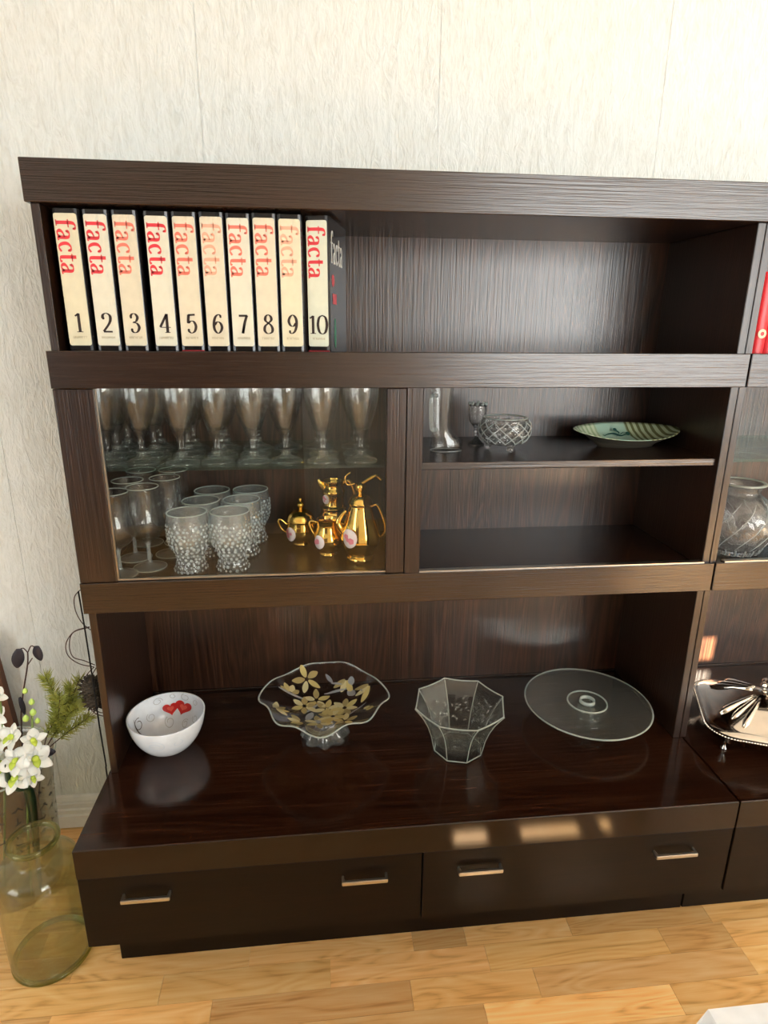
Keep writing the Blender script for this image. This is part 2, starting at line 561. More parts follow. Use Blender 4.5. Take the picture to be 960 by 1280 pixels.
for k in range(12):
    y1 = y_top - (k + 0) * PLK - PLK * 0   # row k spans y1-PLK .. y1
    kk = k - 4                              # row 4 is the first full row in front of the base
    y1 = -0.0765 - PLK * (k - 6)
    y0 = y1 - PLK
    key = k - 6 + 3
    if y1 > WY:
        y1 = WY
    js = row_joints.get(key)
    if js is None:
        js = []
        x = -0.95 + random.uniform(0, 0.4)
        while x < 2.6:
            js.append(x)
            x += random.uniform(0.22, 0.46)
    xs = [-1.0] + [j for j in js if j > -0.9] 
    while xs[-1] < 2.4:
        xs.append(xs[-1] + random.uniform(0.25, 0.45))
    if xs[1] - xs[0] > 0.6:
        xs.insert(1, xs[1] - 0.4)
        off = 1
    else:
        off = 0
    for i in range(len(xs) - 1):
        g = 0.00035
        bm = bmesh.new()
        add_box(bm, xs[i] + g, xs[i + 1] - g, y0 + g, y1 - g, -0.003, 0.0, 0)
        o = finish('floor_plank', bm, M_FLOOR, fl)
        tones = row_tones.get(key)
        t = tones[i - off] if tones and 0 <= i - off < len(tones) else random.uniform(0.74, 1.08)
        o.color = (t, t * random.uniform(0.96, 1.0), t * random.uniform(0.90, 1.0), 1)
# the floor in front, seen only in reflections: same strips, joined
bm = bmesh.new()
yy = -0.0765 - PLK * 6
while yy > FRONT_Y + 0.1:
    x = RX0 + random.uniform(0, 0.3)
    while x < RX1 - 0.5:
        L = random.uniform(0.3, 0.5)
        add_box(bm, x, min(x + L - 0.0007, RX1), yy - PLK + 0.0004, yy - 0.0004, -0.003, 0)
        x += L
    yy -= PLK
o = finish('floor_plank_field', bm, M_FLOOR, fl, kind='stuff')
o.color = (0.98, 0.96, 0.95, 1)

wb_ = box('wall_back', RX0, RX1, WY + 0.002, WY + 0.10, 0, RZ, M_WALL, bevel=0, kind='structure')
x = 0.7875 - 0.53 * 5
while x < RX1 - 0.3:
    box('wallpaper_strip', x + 0.0004, x + 0.53 - 0.0004, WY, WY + 0.0035, 0.0, RZ, M_WALL, wb_, bevel=0.0003)
    x += 0.53
box('wall_left', RX0 - 0.1, RX0, FRONT_Y, WY, 0, RZ, M_WALL, bevel=0, kind='structure')
box('wall_right', RX1, RX1 + 0.1, FRONT_Y, WY, 0, RZ, M_WALL, bevel=0, kind='structure')
box('ceiling', RX0, RX1, FRONT_Y, WY, RZ, RZ + 0.1, M_CEIL, bevel=0, kind='structure')
# front wall (behind the camera) with the window openings and thin gaps added to shape the sun patches
def gaps_wall():
    # sun gaps: (x0,x1,z0,z1)
    holes = []
    for (fx0, fx1, fy) in ((0.866, 0.963, -0.607), (1.067, 1.243, -0.607), (1.315, 1.345, -0.615)):
        t = (FRONT_Y - fy) / SUN_DIR.y
        hz = -SUN_DIR.z * -t * -1
        holes.append((fx0 + SUN_DIR.x * t, fx1 + SUN_DIR.x * t, SUN_DIR.z * t - 0.009, SUN_DIR.z * t + 0.009))
    return holes
holes = gaps_wall()
t_ = (FRONT_Y - 0.33) / SUN_DIR.y
HX, HZ = 1.63 + SUN_DIR.x * t_, 0.50 + SUN_DIR.z * t_
holes.append((2.45, 3.60, 0.06, 0.50))      # clear lower part of the balcony door: sun on the floor by the window
holes.append((HX - 0.07, HX + 0.06, HZ - 0.04, HZ + 0.035))  # gap added to land sun on the right hutch's back panel
bm = bmesh.new()
xs = sorted({RX0, RX1} | {h[0] for h in holes} | {h[1] for h in holes})
zs = sorted({0.0, RZ} | {h[2] for h in holes} | {h[3] for h in holes})
for i in range(len(xs) - 1):
    for j in range(len(zs) - 1):
        cx_, cz_ = (xs[i] + xs[i + 1]) / 2, (zs[j] + zs[j + 1]) / 2
        if any(h[0] < cx_ < h[1] and h[2] < cz_ < h[3] for h in holes):
            continue
        add_box(bm, xs[i], xs[i + 1], FRONT_Y - 0.006, FRONT_Y, zs[j], zs[j + 1])
finish('wall_front', bm, M_WALL, kind='structure')
# dark panel added on the front wall to darken the cabinet glass reflection
d = box('added_dark_panel', -1.75, 0.38, FRONT_Y, FRONT_Y + 0.04, 0.0, 2.06, plain('added_panel_brown', (0.05, 0.028, 0.018), 0.4), kind='structure')
# skirting board of four stepped mouldings
skp = [(WY, 0.0), (WY - 0.016, 0.0), (WY - 0.016, 0.040), (WY - 0.011, 0.044), (WY - 0.015, 0.048), (WY - 0.015, 0.060),
       (WY - 0.010, 0.064), (WY - 0.013, 0.068), (WY - 0.013, 0.080), (WY - 0.008, 0.084), (WY - 0.010, 0.088),
       (WY - 0.006, 0.100), (WY, 0.104)]
bm = bmesh.new()
add_prism(bm, skp, 'x', RX0, RX1)
finish('baseboard_back', bm, M_SKIRT, kind='structure')

# ------------------------------------------------------------------ the wall unit
Z = dict(z0=1.7009, z1=1.6314, z2=1.3801, z3=1.3112, z4=0.9123, z5=0.8440)
ZB, ZF, D = 0.4363, 0.1869, 0.2138
LIP = 0.012
BK = 0.335

def l_board(name, x0, x1, zlo, zhi, slab_lo, slab_hi, parent):
    pts = [(0.0, zlo), (0.02, zlo), (0.02, slab_lo), (BK, slab_lo), (BK, slab_hi), (0.02, slab_hi), (0.02, zhi), (0.0, zhi)]
    bm = bmesh.new()
    add_prism(bm, pts, 'x', x0, x1)
    bmesh.ops.bevel(bm, geom=[e for e in bm.edges if all(abs(v.co.y) < 1e-6 for v in e.verts)], offset=0.0012, segments=1, affect='EDGES')
    return finish(name, bm, W_H, parent)

def wall_unit(X, where, mirror):
    Wd = 1.4
    def fx(x):
        return Wd - x if mirror else x
    def bx(name, x0, x1, *a, **k):
        a0, a1 = sorted((fx(x0), fx(x1)))
        return box(name, a0, a1, *a, **k)
    pr = (1.3945, 1.4100) if mirror else (1.3755, 1.3925)
    # --- drawer base
    t = thing('drawer_base', 'low dark wood drawer base %s' % where[0], 'cabinet', (X, 0, 0))
    bx('top_panel', 0, Wd, -D + 0.0002, BK, ZB - 0.016, ZB, W_TOP, t, bevel=0.0015)
    bx('front_rail', 0.0, Wd, -D - 0.0003, -D + 0.02, 0.3664, ZB - 0.0012, W_RAIL, t, bevel=0.0006)
    bx('side_panel', 0, 0.018, -D + 0.0215, BK, ZF, ZB - 0.016, W_BASE, t)
    bx('side_panel', Wd - 0.018, Wd, -D + 0.0215, BK, ZF, ZB - 0.016, W_BASE, t)
    bx('bottom_panel', 0.018, Wd - 0.018, -D + 0.0215, BK, ZF, ZF + 0.016, W_BASE, t)
    bx('back_panel', 0.018, Wd - 0.018, BK - 0.01, BK, ZF + 0.016, ZB - 0.016, W_BASE, t)
    bx('plinth', 0.012, Wd, -0.095, 0.30, 0.0, ZF, W_BASE, t)
    for (a, b_, hx) in ((0.0005, 0.698, (0.132, 0.5755)), (0.7005, Wd - 0.0005, (0.823, 1.2633))):
        dr = bx('drawer', a, b_, -D + 0.0003, -D + 0.02, ZF, 0.3659, W_BASE, t)
        for h in hx:
            hc = fx(h)
            bm = bmesh.new()
            pts = [(hc - 0.048, -D + 0.001), (hc - 0.048, -D - 0.019), (hc + 0.048, -D - 0.019), (hc + 0.048, -D + 0.001),
                   (hc + 0.043, -D + 0.001), (hc + 0.043, -D - 0.014), (hc - 0.043, -D - 0.014), (hc - 0.043, -D + 0.001)]
            add_prism(bm, pts, 'z', 0.3135, 0.3225)
            bmesh.ops.bevel(bm, geom=list(bm.edges), offset=0.0012, segments=2, affect='EDGES')
            finish('handle', bm, M_STEEL, dr, label='brushed metal bar handle')
    # --- open hutch standing on the base
    t = thing('open_hutch', 'open dark wood hutch niche %s' % where[1], 'cabinet', (X, 0, 0))
    bx('side_panel', 0.0055, 0.021, 0.01, BK, ZB, Z['z5'], W_V, t)
    bx('side_panel', pr[0], pr[1], 0.01, BK, ZB, Z['z5'], W_V, t)
    bx('back_panel', 0.0055, 1.392, BK, BK + 0.006, ZB, Z['z5'], W_BACK, t, bevel=0)
    bx('back_ledge', 0.021, 1.377, BK - 0.008, BK, ZB, ZB + 0.006, W_H, t)
    l_board('top_board', 0, Wd, Z['z5'], Z['z4'], Z['z5'] + 0.001, Z['z4'] - LIP, t)
    # --- display cabinet with one glass door
    zf, zc = Z['z4'] - LIP, 1.350
    t = thing('display_cabinet', 'dark wood display cabinet with glass door %s' % where[2], 'cabinet', (X, 0, 0))
    bx('side_panel', 0.0055, 0.021, 0.022, BK, zf, zc, W_V, t)
    bx('side_panel', pr[0], pr[1], 0.01, BK, zf, zc, W_V, t)
    bx('back_panel', 0.0055, 1.392, BK, BK + 0.006, zf, zc, W_BACK, t, bevel=0)
    bx('partition', 0.679, 0.713, 0.004, BK, zf, zc, W_V, t)
    if mirror:
        bx('glass_shelf', 0.7135, pr[0] - 0.0005, 0.028, BK - 0.001, 1.1435, 1.1500, M_SHELFG, t, bevel=0.0006)
    else:
        bx('wooden_shelf', 0.713, pr[0], 0.02, BK, 1.1385, 1.1545, W_H, t)
    l_board('top_board', 0, Wd, Z['z3'], Z['z2'], zc, Z['z2'] - LIP, t)
    bx('glass_shelf', 0.0215, 0.6785, 0.028, BK - 0.001, 1.1435, 1.1500, M_SHELFG, t, bevel=0.0006)
    # rails that the sliding door runs in
    bx('door_track', 0.713, 1.377, 0.004, 0.019, zf, Z['z4'] + 0.003, M_STEEL, t, bevel=0.0004)
    zl, zh = Z['z4'] + 0.001, Z['z3'] - 0.001
    dn = bx('door_pane', 0.0745, 0.6385, 0.010, 0.013, zl, zh, M_PANE, t, bevel=0, label='clear glass pane')
    bx('door_stile', 0.0008, 0.0745, 0.003, 0.021, zl, zh, W_V, dn)
    bx('door_stile', 0.6385, 0.6775, 0.003, 0.021, zl, zh, W_V, dn)
    bx('pane_edge', 0.0745, 0.0775, 0.008, 0.015, zl, zh, M_STEEL, dn, bevel=0.0003)
    bx('pane_edge', 0.0775, 0.6385, 0.008, 0.015, zl, zl + 0.004, M_STEEL, dn, bevel=0.0003)
    # --- open book shelf on top
    zf = Z['z2'] - LIP
    t = thing('open_bookshelf', 'open dark wood bookshelf %s' % where[3], 'cabinet', (X, 0, 0))
    bx('side_panel', 0.006, 0.021, 0.01, BK, zf, Z['z1'], W_V, t)
    bx('side_panel', pr[0], pr[1], 0.01, BK, zf, Z['z1'], W_V, t)
    bx('back_panel', 0.006, 1.392, BK, BK + 0.006, zf, Z['z1'], W_BACK, t, bevel=0)
    bx('crown_board', 0, Wd, 0.0, BK + 0.004, Z['z1'], Z['z0'], W_H, t)

wall_unit(0.0, ('with four bar handles, under the white heart bowl', 'holding the white heart bowl and the cake stand',
                'holding pilsner glasses and a gold coffee set', 'holding the ten numbered cream volumes'), False)
wall_unit(1.404, ('at the right edge, under the silver dish', 'at the right edge, holding the silver dish',
                  'at the right edge, holding the round crystal vase', 'at the right edge, holding the red books'), True)

# ------------------------------------------------------------------ lettering (broad-nib strokes)
GLYPH = {
 'f': (0.48, [[(0.20, 0), (0.20, 0.70), (0.26, 0.92), (0.42, 0.98), (0.52, 0.90)], [(0.04, 0.62), (0.44, 0.62)], [(0.06, 0.015), (0.36, 0.015)], ['dot', 0.50, 0.88, 0.055]]),
 'a': (0.62, [[(0.10, 0.50), (0.20, 0.61), (0.34, 0.61), (0.43, 0.50), (0.43, 0.12), (0.48, 0.02), (0.58, 0.05)], [(0.43, 0.37), (0.20, 0.29), (0.09, 0.15), (0.17, 0.02), (0.30, 0.03), (0.43, 0.14)], ['dot', 0.12, 0.49, 0.05]]),
 'c': (0.56, [[(0.47, 0.52), (0.38, 0.62), (0.26, 0.62), (0.12, 0.50), (0.09, 0.30), (0.16, 0.10), (0.30, 0.01), (0.50, 0.12)], ['dot', 0.46, 0.50, 0.055]]),
 't': (0.46, [[(0.20, 0.84), (0.20, 0.14), (0.26, 0.02), (0.36, 0.01), (0.45, 0.08)], [(0.04, 0.62), (0.42, 0.62)]]),
 '0': (0.72, [[(0.34, 1.0), (0.16, 0.88), (0.08, 0.5), (0.16, 0.12), (0.34, 0.0), (0.52, 0.12), (0.60, 0.5), (0.52, 0.88), (0.34, 1.0)]]),
 '1': (0.46, [[(0.26, 0.02), (0.26, 0.98)], [(0.27, 0.97), (0.08, 0.84)], [(0.10, 0.02), (0.42, 0.02)]]),
 '2': (0.62, [[(0.09, 0.74), (0.13, 0.92), (0.30, 1.0), (0.47, 0.90), (0.50, 0.70), (0.40, 0.45), (0.08, 0.05)], ['bar', 0.08, 0.04, 0.55, 0.04, 0.09], ['dot', 0.13, 0.74, 0.07]]),
 '3': (0.60, [[(0.10, 0.82), (0.20, 0.97), (0.36, 0.98), (0.47, 0.80), (0.38, 0.60), (0.24, 0.54), (0.42, 0.48), (0.52, 0.28), (0.42, 0.06), (0.24, 0.0), (0.10, 0.12)], ['dot', 0.13, 0.80, 0.065], ['dot', 0.13, 0.16, 0.07]]),
 '4': (0.64, [[(0.42, 0.0), (0.42, 1.0)], [(0.42, 0.98), (0.04, 0.30)], [(0.04, 0.29), (0.60, 0.29)], [(0.28, 0.02), (0.56, 0.02)]]),
 '5': (0.60, [[(0.16, 0.96), (0.12, 0.54), (0.26, 0.63), (0.42, 0.60), (0.52, 0.36), (0.44, 0.10), (0.26, 0.0), (0.09, 0.12)], ['bar', 0.14, 0.95, 0.50, 0.97, 0.10], ['dot', 0.12, 0.16, 0.07]]),
 '6': (0.62, [[(0.50, 0.90), (0.36, 0.99), (0.18, 0.84), (0.09, 0.50), (0.12, 0.18), (0.28, 0.0), (0.44, 0.10), (0.52, 0.32), (0.44, 0.54), (0.28, 0.60), (0.14, 0.44)], ['dot', 0.47, 0.87, 0.06]]),
 '7': (0.58, [[(0.50, 0.96), (0.36, 0.55), (0.24, 0.0)], ['bar', 0.06, 0.94, 0.52, 0.94, 0.11], ['bar', 0.22, 0.0, 0.34, 0.42, 0.10]]),
 '8': (0.60, [[(0.30, 0.56), (0.14, 0.70), (0.16, 0.90), (0.30, 1.0), (0.44, 0.90), (0.46, 0.72), (0.30, 0.56), (0.12, 0.40), (0.08, 0.18), (0.18, 0.03), (0.32, 0.0), (0.48, 0.08), (0.52, 0.26), (0.44, 0.44), (0.30, 0.56)]]),
 '9': (0.62, [[(0.10, 0.10), (0.24, 0.01), (0.42, 0.16), (0.51, 0.50), (0.48, 0.82), (0.32, 1.0), (0.16, 0.90), (0.08, 0.68), (0.16, 0.46), (0.32, 0.40), (0.46, 0.56)], ['dot', 0.13, 0.13, 0.06]]),
}

def add_glyphs(bm, text, size, place, thin=0.035, thick=0.125, track=0.02):
    """place(u, v) -> 3D point; u runs along the text, v up"""
    x = 0.0
    for ch in text:
        adv, strokes = GLYPH[ch]
        for st in strokes:
            if st[0] == 'dot':
                c = (x + st[1], st[2])
                vs = [bm.verts.new(place((c[0] + st[3] * cos(2 * pi * k / 10)) * size, (c[1] + st[3] * sin(2 * pi * k / 10)) * size)) for k in range(10)]
                bm.faces.new(vs)
                continue
            if st[0] == 'bar':
                a, b_ = Vector((st[1], st[2])), Vector((st[3], st[4]))
                w = st[5] / 2
                n = Vector((-(b_ - a).y, (b_ - a).x)).normalized() * w
                vs = [bm.verts.new(place((p.x + x) * size, p.y * size)) for p in (a - n, b_ - n, b_ + n, a + n)]
                bm.faces.new(vs)
                continue
            pts = [(p[0], p[1], 0) for p in st]
            P = spline(pts, 5) if len(pts) > 2 else [Vector(p) for p in pts]
            L = R_ = None
            for i, p in enumerate(P):
                d = (P[min(i + 1, len(P) - 1)] - P[max(i - 1, 0)])
                d.normalize()
                w = (thin + (thick - thin) * abs(d.y) ** 1.6) / 2
                n = Vector((-d.y, d.x, 0)) * w
                a = bm.verts.new(place((p.x + n.x + x) * size, (p.y + n.y) * size))
                b_ = bm.verts.new(place((p.x - n.x + x) * size, (p.y - n.y) * size))
                if L is not None:
                    bm.faces.new((L, a, b_, R_))
                L, R_ = a, b_
        x += adv + track
    return x * size

def text_width(text, size, track=0.02):
    return sum(GLYPH[c][0] + track for c in text) * size

# ------------------------------------------------------------------ the ten volumes
M_LABEL = [plain('cream_spine_%s' % n, c, 0.28) for n, c in (
    ('warm', (0.70, 0.655, 0.48)), ('ivory', (0.70, 0.68, 0.56)), ('beige', (0.69, 0.635, 0.49)), ('mint', (0.68, 0.71, 0.58)))]
M_RED = {'red': plain('red_title', (0.70, 0.045, 0.06), 0.4), 'coral': plain('coral_title', (0.80, 0.20, 0.14), 0.4),
         'faded': plain('faded_coral_title', (0.85, 0.40, 0.27), 0.45)}
M_REDB = plain('dark_red_board', (0.25, 0.01, 0.02), 0.4)
ORD = ['first', 'second', 'third', 'fourth', 'fifth', 'sixth', 'seventh', 'eighth', 'ninth', 'tenth']
book_x = [0.0565, 0.1080, 0.1580, 0.2140, 0.2630, 0.3120, 0.3600, 0.4075, 0.4545, 0.5045]
looks = [('warm', 'red', 0), ('ivory', 'red', 1), ('beige', 'coral', 2), ('ivory', 'red', 1), ('warm', 'coral', 2), ('beige', 'faded', 2),
         ('ivory', 'coral', 1), ('beige', 'coral', 2), ('warm', 'faded', 0), ('mint', 'red', 3)]
words = ['bright red', 'bright red', 'coral', 'bright red', 'coral', 'pale faded orange', 'coral', 'coral', 'pale faded orange', 'bright red']
BOOKLAB = ['cream volume with bright red title at the left end of the row, numbered 1', 'cream volume with bright red title between volumes 1 and 3',
           'cream volume with coral title between volumes 2 and 4', 'cream volume with bright red title between volumes 3 and 5, after the widest gap',
           'cream volume with coral title and dark red spine foot, left of the faded volume 6', 'cream volume with pale faded orange title between volumes 5 and 7',
           'cream volume with coral title right of the faded volume 6', 'cream volume with coral title left of the faded volume 9',
           'cream volume with pale faded orange title beside the last volume', 'last volume at the right end, pale mint spine, black cover in view']
BZ0, BZ1, BY = Z['z2'] - LIP, 1.6268, 0.024
for i in range(10):
    w = 0.0465
    t = thing('encyclopedia_volume', BOOKLAB[i], 'book',
              (book_x[i], BY + (0.007 if i == 9 else 0.0), BZ0), radians(-13) if i == 9 else 0.0, group='ten volume set on the top shelf')
    H = BZ1 - BZ0 - random.uniform(0, 0.0015)
    # jacket: U-shaped shell, rounded spine
    hw = w / 2
    outl = [(-hw, 0.175), (-hw, 0.006), (-hw + 0.0025, 0.0025), (-hw + 0.007, 0.0008), (hw - 0.007, 0.0008), (hw - 0.0025, 0.0025), (hw, 0.006), (hw, 0.175),
            (hw - 0.003, 0.175), (hw - 0.003, 0.007), (-hw + 0.003, 0.007), (-hw + 0.003, 0.175)]
    bm = bmesh.new()
    add_prism(bm, outl, 'z', 0.0, H)
    finish('jacket', bm, M_BLACKGLOSS, t, label='glossy black jacket')
    box('page_block', -hw + 0.0035, hw - 0.0035, 0.008, 0.17, 0.004, H - 0.005, M_PAPER, t, bevel=0)
    if i in (4, 9):
        box('board_edge', -hw + 0.002, hw - 0.002, -0.0005, 0.006, 0.001, 0.014, M_REDB, t, bevel=0.0008, label='dark red foot of the spine')
    # spine label with rounded corners
    lw, z0, z1, rr = 0.0198, 0.0215, H - 0.008, 0.004
    pts = []
    for (cx_, cz_, a0) in ((lw - rr, z0 + rr, -90), (lw - rr, z1 - rr, 0), (-lw + rr, z1 - rr, 90), (-lw + rr, z0 + rr, 180)):
        for k in range(4):
            a = radians(a0 + 30 * k)
            pts.append((cx_ + rr * cos(a), cz_ + rr * sin(a)))
    bm = bmesh.new()
    add_prism(bm, pts, 'y', -0.0006, 0.0012)
    sp = finish('spine_label', bm, M_LABEL[looks[i][2]], t)
    # title running down the spine
    size = 0.0335
    bm = bmesh.new()
    top = z1 - 0.009
    add_glyphs(bm, 'facta', size, lambda u, v: (-0.0165 + v, -0.0011, top - u), 0.055, 0.175)
    finish('title', bm, M_RED[looks[i][1]], sp)
    num = str(i + 1)
    ns = 0.0345
    tw = text_width(num, ns, 0.0)
    bm = bmesh.new()
    add_glyphs(bm, num, ns, lambda u, v: (-tw / 2 + u + 0.001, -0.0011, 0.0455 + v), 0.04, 0.15, 0.0)
    finish('number', bm, M_NUM, sp)
    # the faded line of small print under the number
    bm = bmesh.new()
    rnd = random.Random(i)
    u = -0.0115
    while u < 0.0115:
        cwid = rnd.choice((0.0016, 0.0021, 0.0024))
        h = 0.0040
        kind = rnd.randint(0, 3)
        def bar(a, b_, c, d_):
            vs = [bm.verts.new(p) for p in ((a, -0.0011, c), (b_, -0.0011, c), (b_, -0.0011, d_), (a, -0.0011, d_))]
            bm.faces.new(vs)
        zz0 = 0.0345
        bar(u, u + 0.0005, zz0, zz0 + h)
        if kind != 1:
            bar(u + cwid - 0.0005, u + cwid, zz0, zz0 + h)
        if kind in (0, 2):
            bar(u, u + cwid, zz0 + h * 0.45, zz0 + h * 0.58)
        if kind in (1, 2):
            bar(u, u + cwid, zz0 + h - 0.0005, zz0 + h)
        if kind == 3:
            bar(u, u + cwid, zz0, zz0 + 0.0005)
        u += cwid + 0.0011
    finish('small_print', bm, M_SMALL, sp)
    if i == 9:
        # front cover printing on the right-hand face
        px = hw + 0.0004
        bm = bmesh.new()
        cs = 0.062
        add_glyphs(bm, 'facta', 1.0, lambda u, v: (px, 0.016 + u * 0.042, 0.178 + v * 0.058), 0.05, 0.17)
        finish('cover_title', bm, M_WHITE_PRINT, t, label='white title on the front cover')
        bm = bmesh.new()
        for (yc, zc, ry, rz_, n, a0) in ((0.035, 0.146, 0.014, 0.012, 8, 0), (0.048, 0.112, 0.028, 0.014, 4, 45)):
            bm.faces.new([bm.verts.new((px, yc + ry * cos(radians(a0) + 2 * pi * k / n), zc + rz_ * sin(radians(a0) + 2 * pi * k / n))) for k in range(n)])
        finish('cover_picture', bm, plain('cover_red', (0.50, 0.03, 0.04), 0.35), t)
        bm = bmesh.new()
        bm.faces.new([bm.verts.new((px, 0.050 + 0.010 * cos(2 * pi * k / 12), 0.046 + 0.030 * sin(2 * pi * k / 12))) for k in range(12)])
        finish('cover_stripe', bm, plain('cover_green', (0.02, 0.20, 0.09), 0.35), t)

# red books of the neighbouring shelf
for k, (dx, dl) in enumerate(((0.0, 'leftmost red book beside the shelf side at right edge of the photo'), (0.026, 'second red book from the shelf side at right edge'),
                              (0.052, 'third red book from the shelf side at right edge'), (0.078, 'fourth red book from the shelf side at right edge'))):
    t = thing('red_book', dl, 'book', (1.4385 + dx, 0.03, Z['z2'] - LIP), group='red books on the right shelf')
    bm = bmesh.new()
    outl = [(-0.0125, 0.12), (-0.0125, 0.004), (-0.009, 0.001), (0, 0), (0.009, 0.001), (0.0125, 0.004), (0.0125, 0.12)]
    add_prism(bm, outl, 'z', 0, 0.175)
    c = finish('cover', bm, M_REDBOOK, t, smooth=True, sharp=40)
    for zc, r1 in ((0.052, 0.0095), (0.160, 0.005)):
        bm = bmesh.new()
        n = 20
        for q in range(n):
            a, b_ = 2 * pi * q / n, 2 * pi * (q + 1) / n
            bm.faces.new([bm.verts.new((r * cos(s), -0.0008, zc + r * sin(s))) for r, s in ((r1, a), (r1, b_), (r1 * 0.45, b_), (r1 * 0.45, a))])
        finish('gilt_ring', bm, M_GILT, t)

# ------------------------------------------------------------------ glassware behind the glass door
SHG = 1.1500
# footed pilsner glass
outer = [(0.0335, 0.0), (0.0345, 0.003), (0.031, 0.007), (0.017, 0.012), (0.0095, 0.018), (0.0125, 0.023), (0.0085, 0.028), (0.0075, 0.040), (0.0085, 0.052),
         (0.0145, 0.062), (0.0225, 0.080), (0.0305, 0.104), (0.0355, 0.128), (0.0372, 0.150), (0.0365, 0.172), (0.0355, 0.182)]
outer = resample(outer, 2)
up_ = [p for p in outer if p[1] > 0.0265]
low_ = [p for p in outer if p[1] <= 0.0265]
pil = thing('pilsner_glass', '', 'glass')
bm = bmesh.new()
def flute_facets(r, z, t):
    if 0.056 < z < 0.13:
        k = min(1, (z - 0.056) / 0.02) * max(0, 1 - (z - 0.085) / 0.045 if z > 0.085 else 1)
        return r * (1 - 0.035 * k * abs(sin(4 * t))), z
    return r, z
add_lathe(bm, wall_profile(up_, 0.0019, 0.040), 40, flute_facets)
finish('bowl', bm, M_GLASS, pil, smooth=True)
bm = bmesh.new()
add_lathe(bm, [(0, 0)] + low_ + [(0, low_[-1][1])], 40, closed=False)
finish('foot', bm, M_FOOT, pil, smooth=True)
rows = [[(0.064, 0.076), (0.1326, 0.075), (0.2160, 0.066), (0.2873, 0.0727), (0.3620, 0.068), (0.4300, 0.0712), (0.5082, 0.066), (0.5900, 0.067)],
        [(0.0596, 0.152), (0.1404, 0.1504), (0.2120, 0.1508), (0.2850, 0.1501), (0.3590, 0.1481), None, (0.5109, 0.1444), (0.5887, 0.1443)],
        [(0.0600, 0.2300), (0.1340, 0.2280), (0.2102, 0.2280), (0.2830, 0.2280), (0.3560, 0.2270), (0.4260, 0.2270), (0.5010, 0.2270), (0.5867, 0.2270)]]
rown = ['front', 'middle', 'back']
first = True
for r_i, row in enumerate(rows):
    for c_i, p in enumerate(row):
        if p is None:
            continue
        lab = 'footed pilsner glass on the glass shelf, %s from left in the %s row' % (ORD[c_i], rown[r_i])
        if first:
            pil.location = (p[0], p[1], SHG)
            pil['label'] = lab
            pil['group'] = 'pilsner glasses on the glass shelf'
            first = False
        else:
            dup(pil, (p[0], p[1], SHG), random.uniform(0, 1), lab, 'pilsner glasses on the glass shelf')

CF = Z['z4'] - LIP          # display cabinet floor
# tulip wine glass
outer = resample([(0.0355, 0.0), (0.0362, 0.0015), (0.030, 0.004), (0.012, 0.008), (0.0055, 0.014), (0.0042, 0.030), (0.0046, 0.052), (0.0105, 0.062), (0.026, 0.074),
                  (0.0370, 0.090), (0.0398, 0.105), (0.0375, 0.125), (0.0345, 0.150), (0.0335, 0.172), (0.0345, 0.188)], 3)
wine = thing('wine_glass', 'tulip wine glass on the cabinet floor, right column, nearest the door', 'glass', (0.1125, 0.117, CF), group='tulip wine glasses')
bm = bmesh.new()
add_lathe(bm, wall_profile([p for p in outer if p[1] > 0.060], 0.0016, 0.006), 44)
finish('bowl', bm, M_GLASS, wine, smooth=True)
bm = bmesh.new()
lo_ = [p for p in outer if p[1] <= 0.060]
add_lathe(bm, [(0, 0)] + lo_ + [(0, lo_[-1][1])], 36, closed=False)
finish('stem', bm, M_STEMG, wine, smooth=True)
for nm_, rr_, zz_ in (('rim', 0.0337, 0.1885), ('foot_edge', 0.0358, 0.0014)):
    bm = bmesh.new()
    add_lathe(bm, [(rr_ + 0.0011 * cos(2 * pi * k / 8), zz_ + 0.0011 * sin(2 * pi * k / 8)) for k in range(8)], 44)
    finish(nm_, bm, M_EDGE, wine, smooth=True)
for (x, y, lab) in ((0.0600, 0.075, 'tulip wine glass half hidden by the door stile, left column, nearest the door'), (0.0640, 0.180, 'tulip wine glass in the left column, middle of three'),
                    (0.0660, 0.285, 'tulip wine glass in the left column, at the back wall'), (0.1410, 0.202, 'tulip wine glass in the right column, middle of three'),
                    (0.1420, 0.286, 'tulip wine glass in the right column, at the back wall')):
    dup(wine, (x, y, CF), 0.3, lab, 'tulip wine glasses')

# hammered goblet tumblers
outer = resample([(0.0330, 0.0), (0.0355, 0.004), (0.0345, 0.010), (0.0300, 0.020), (0.0285, 0.032), (0.0310, 0.046), (0.0390, 0.060), (0.0445, 0.076), (0.0455, 0.090),
                  (0.0450, 0.108), (0.0440, 0.124), (0.0435, 0.136)], 4)
def hammer(r, z, t):
    if 0.002 < z < 0.122:
        p = Vector((cos(t) * 0.045, sin(t) * 0.045, z)) * 105
        d = noise.voronoi(p)[0][0]
        return r + (0.40 - d) * 0.0052, z
    return r, z
bm = bmesh.new()
prof = [(0.0, 0.0)] + outer
inner = [(r - 0.0042 + 100, z) for r, z in outer if z > 0.044][::-1]
add_lathe(bm, prof + inner + [(0.0, 0.046)], 72, hammer)
tum = thing('hammered_tumbler', 'hammered glass goblet tumbler beside the wine glasses, left column, front', 'glass', (0.2090, 0.0900, CF), group='hammered glass tumblers')
finish('body', bm, M_HAMMER, tum, smooth=True, sharp=50)
def prof_r(outer, z):
    for k in range(len(outer) - 1):
        if outer[k][1] <= z <= outer[k + 1][1]:
            return outer[k][0] + (outer[k + 1][0] - outer[k][0]) * (z - outer[k][1]) / max(1e-9, outer[k + 1][1] - outer[k][1])
    return outer[-1][0]
bm = bmesh.new()
rn3 = random.Random(9)
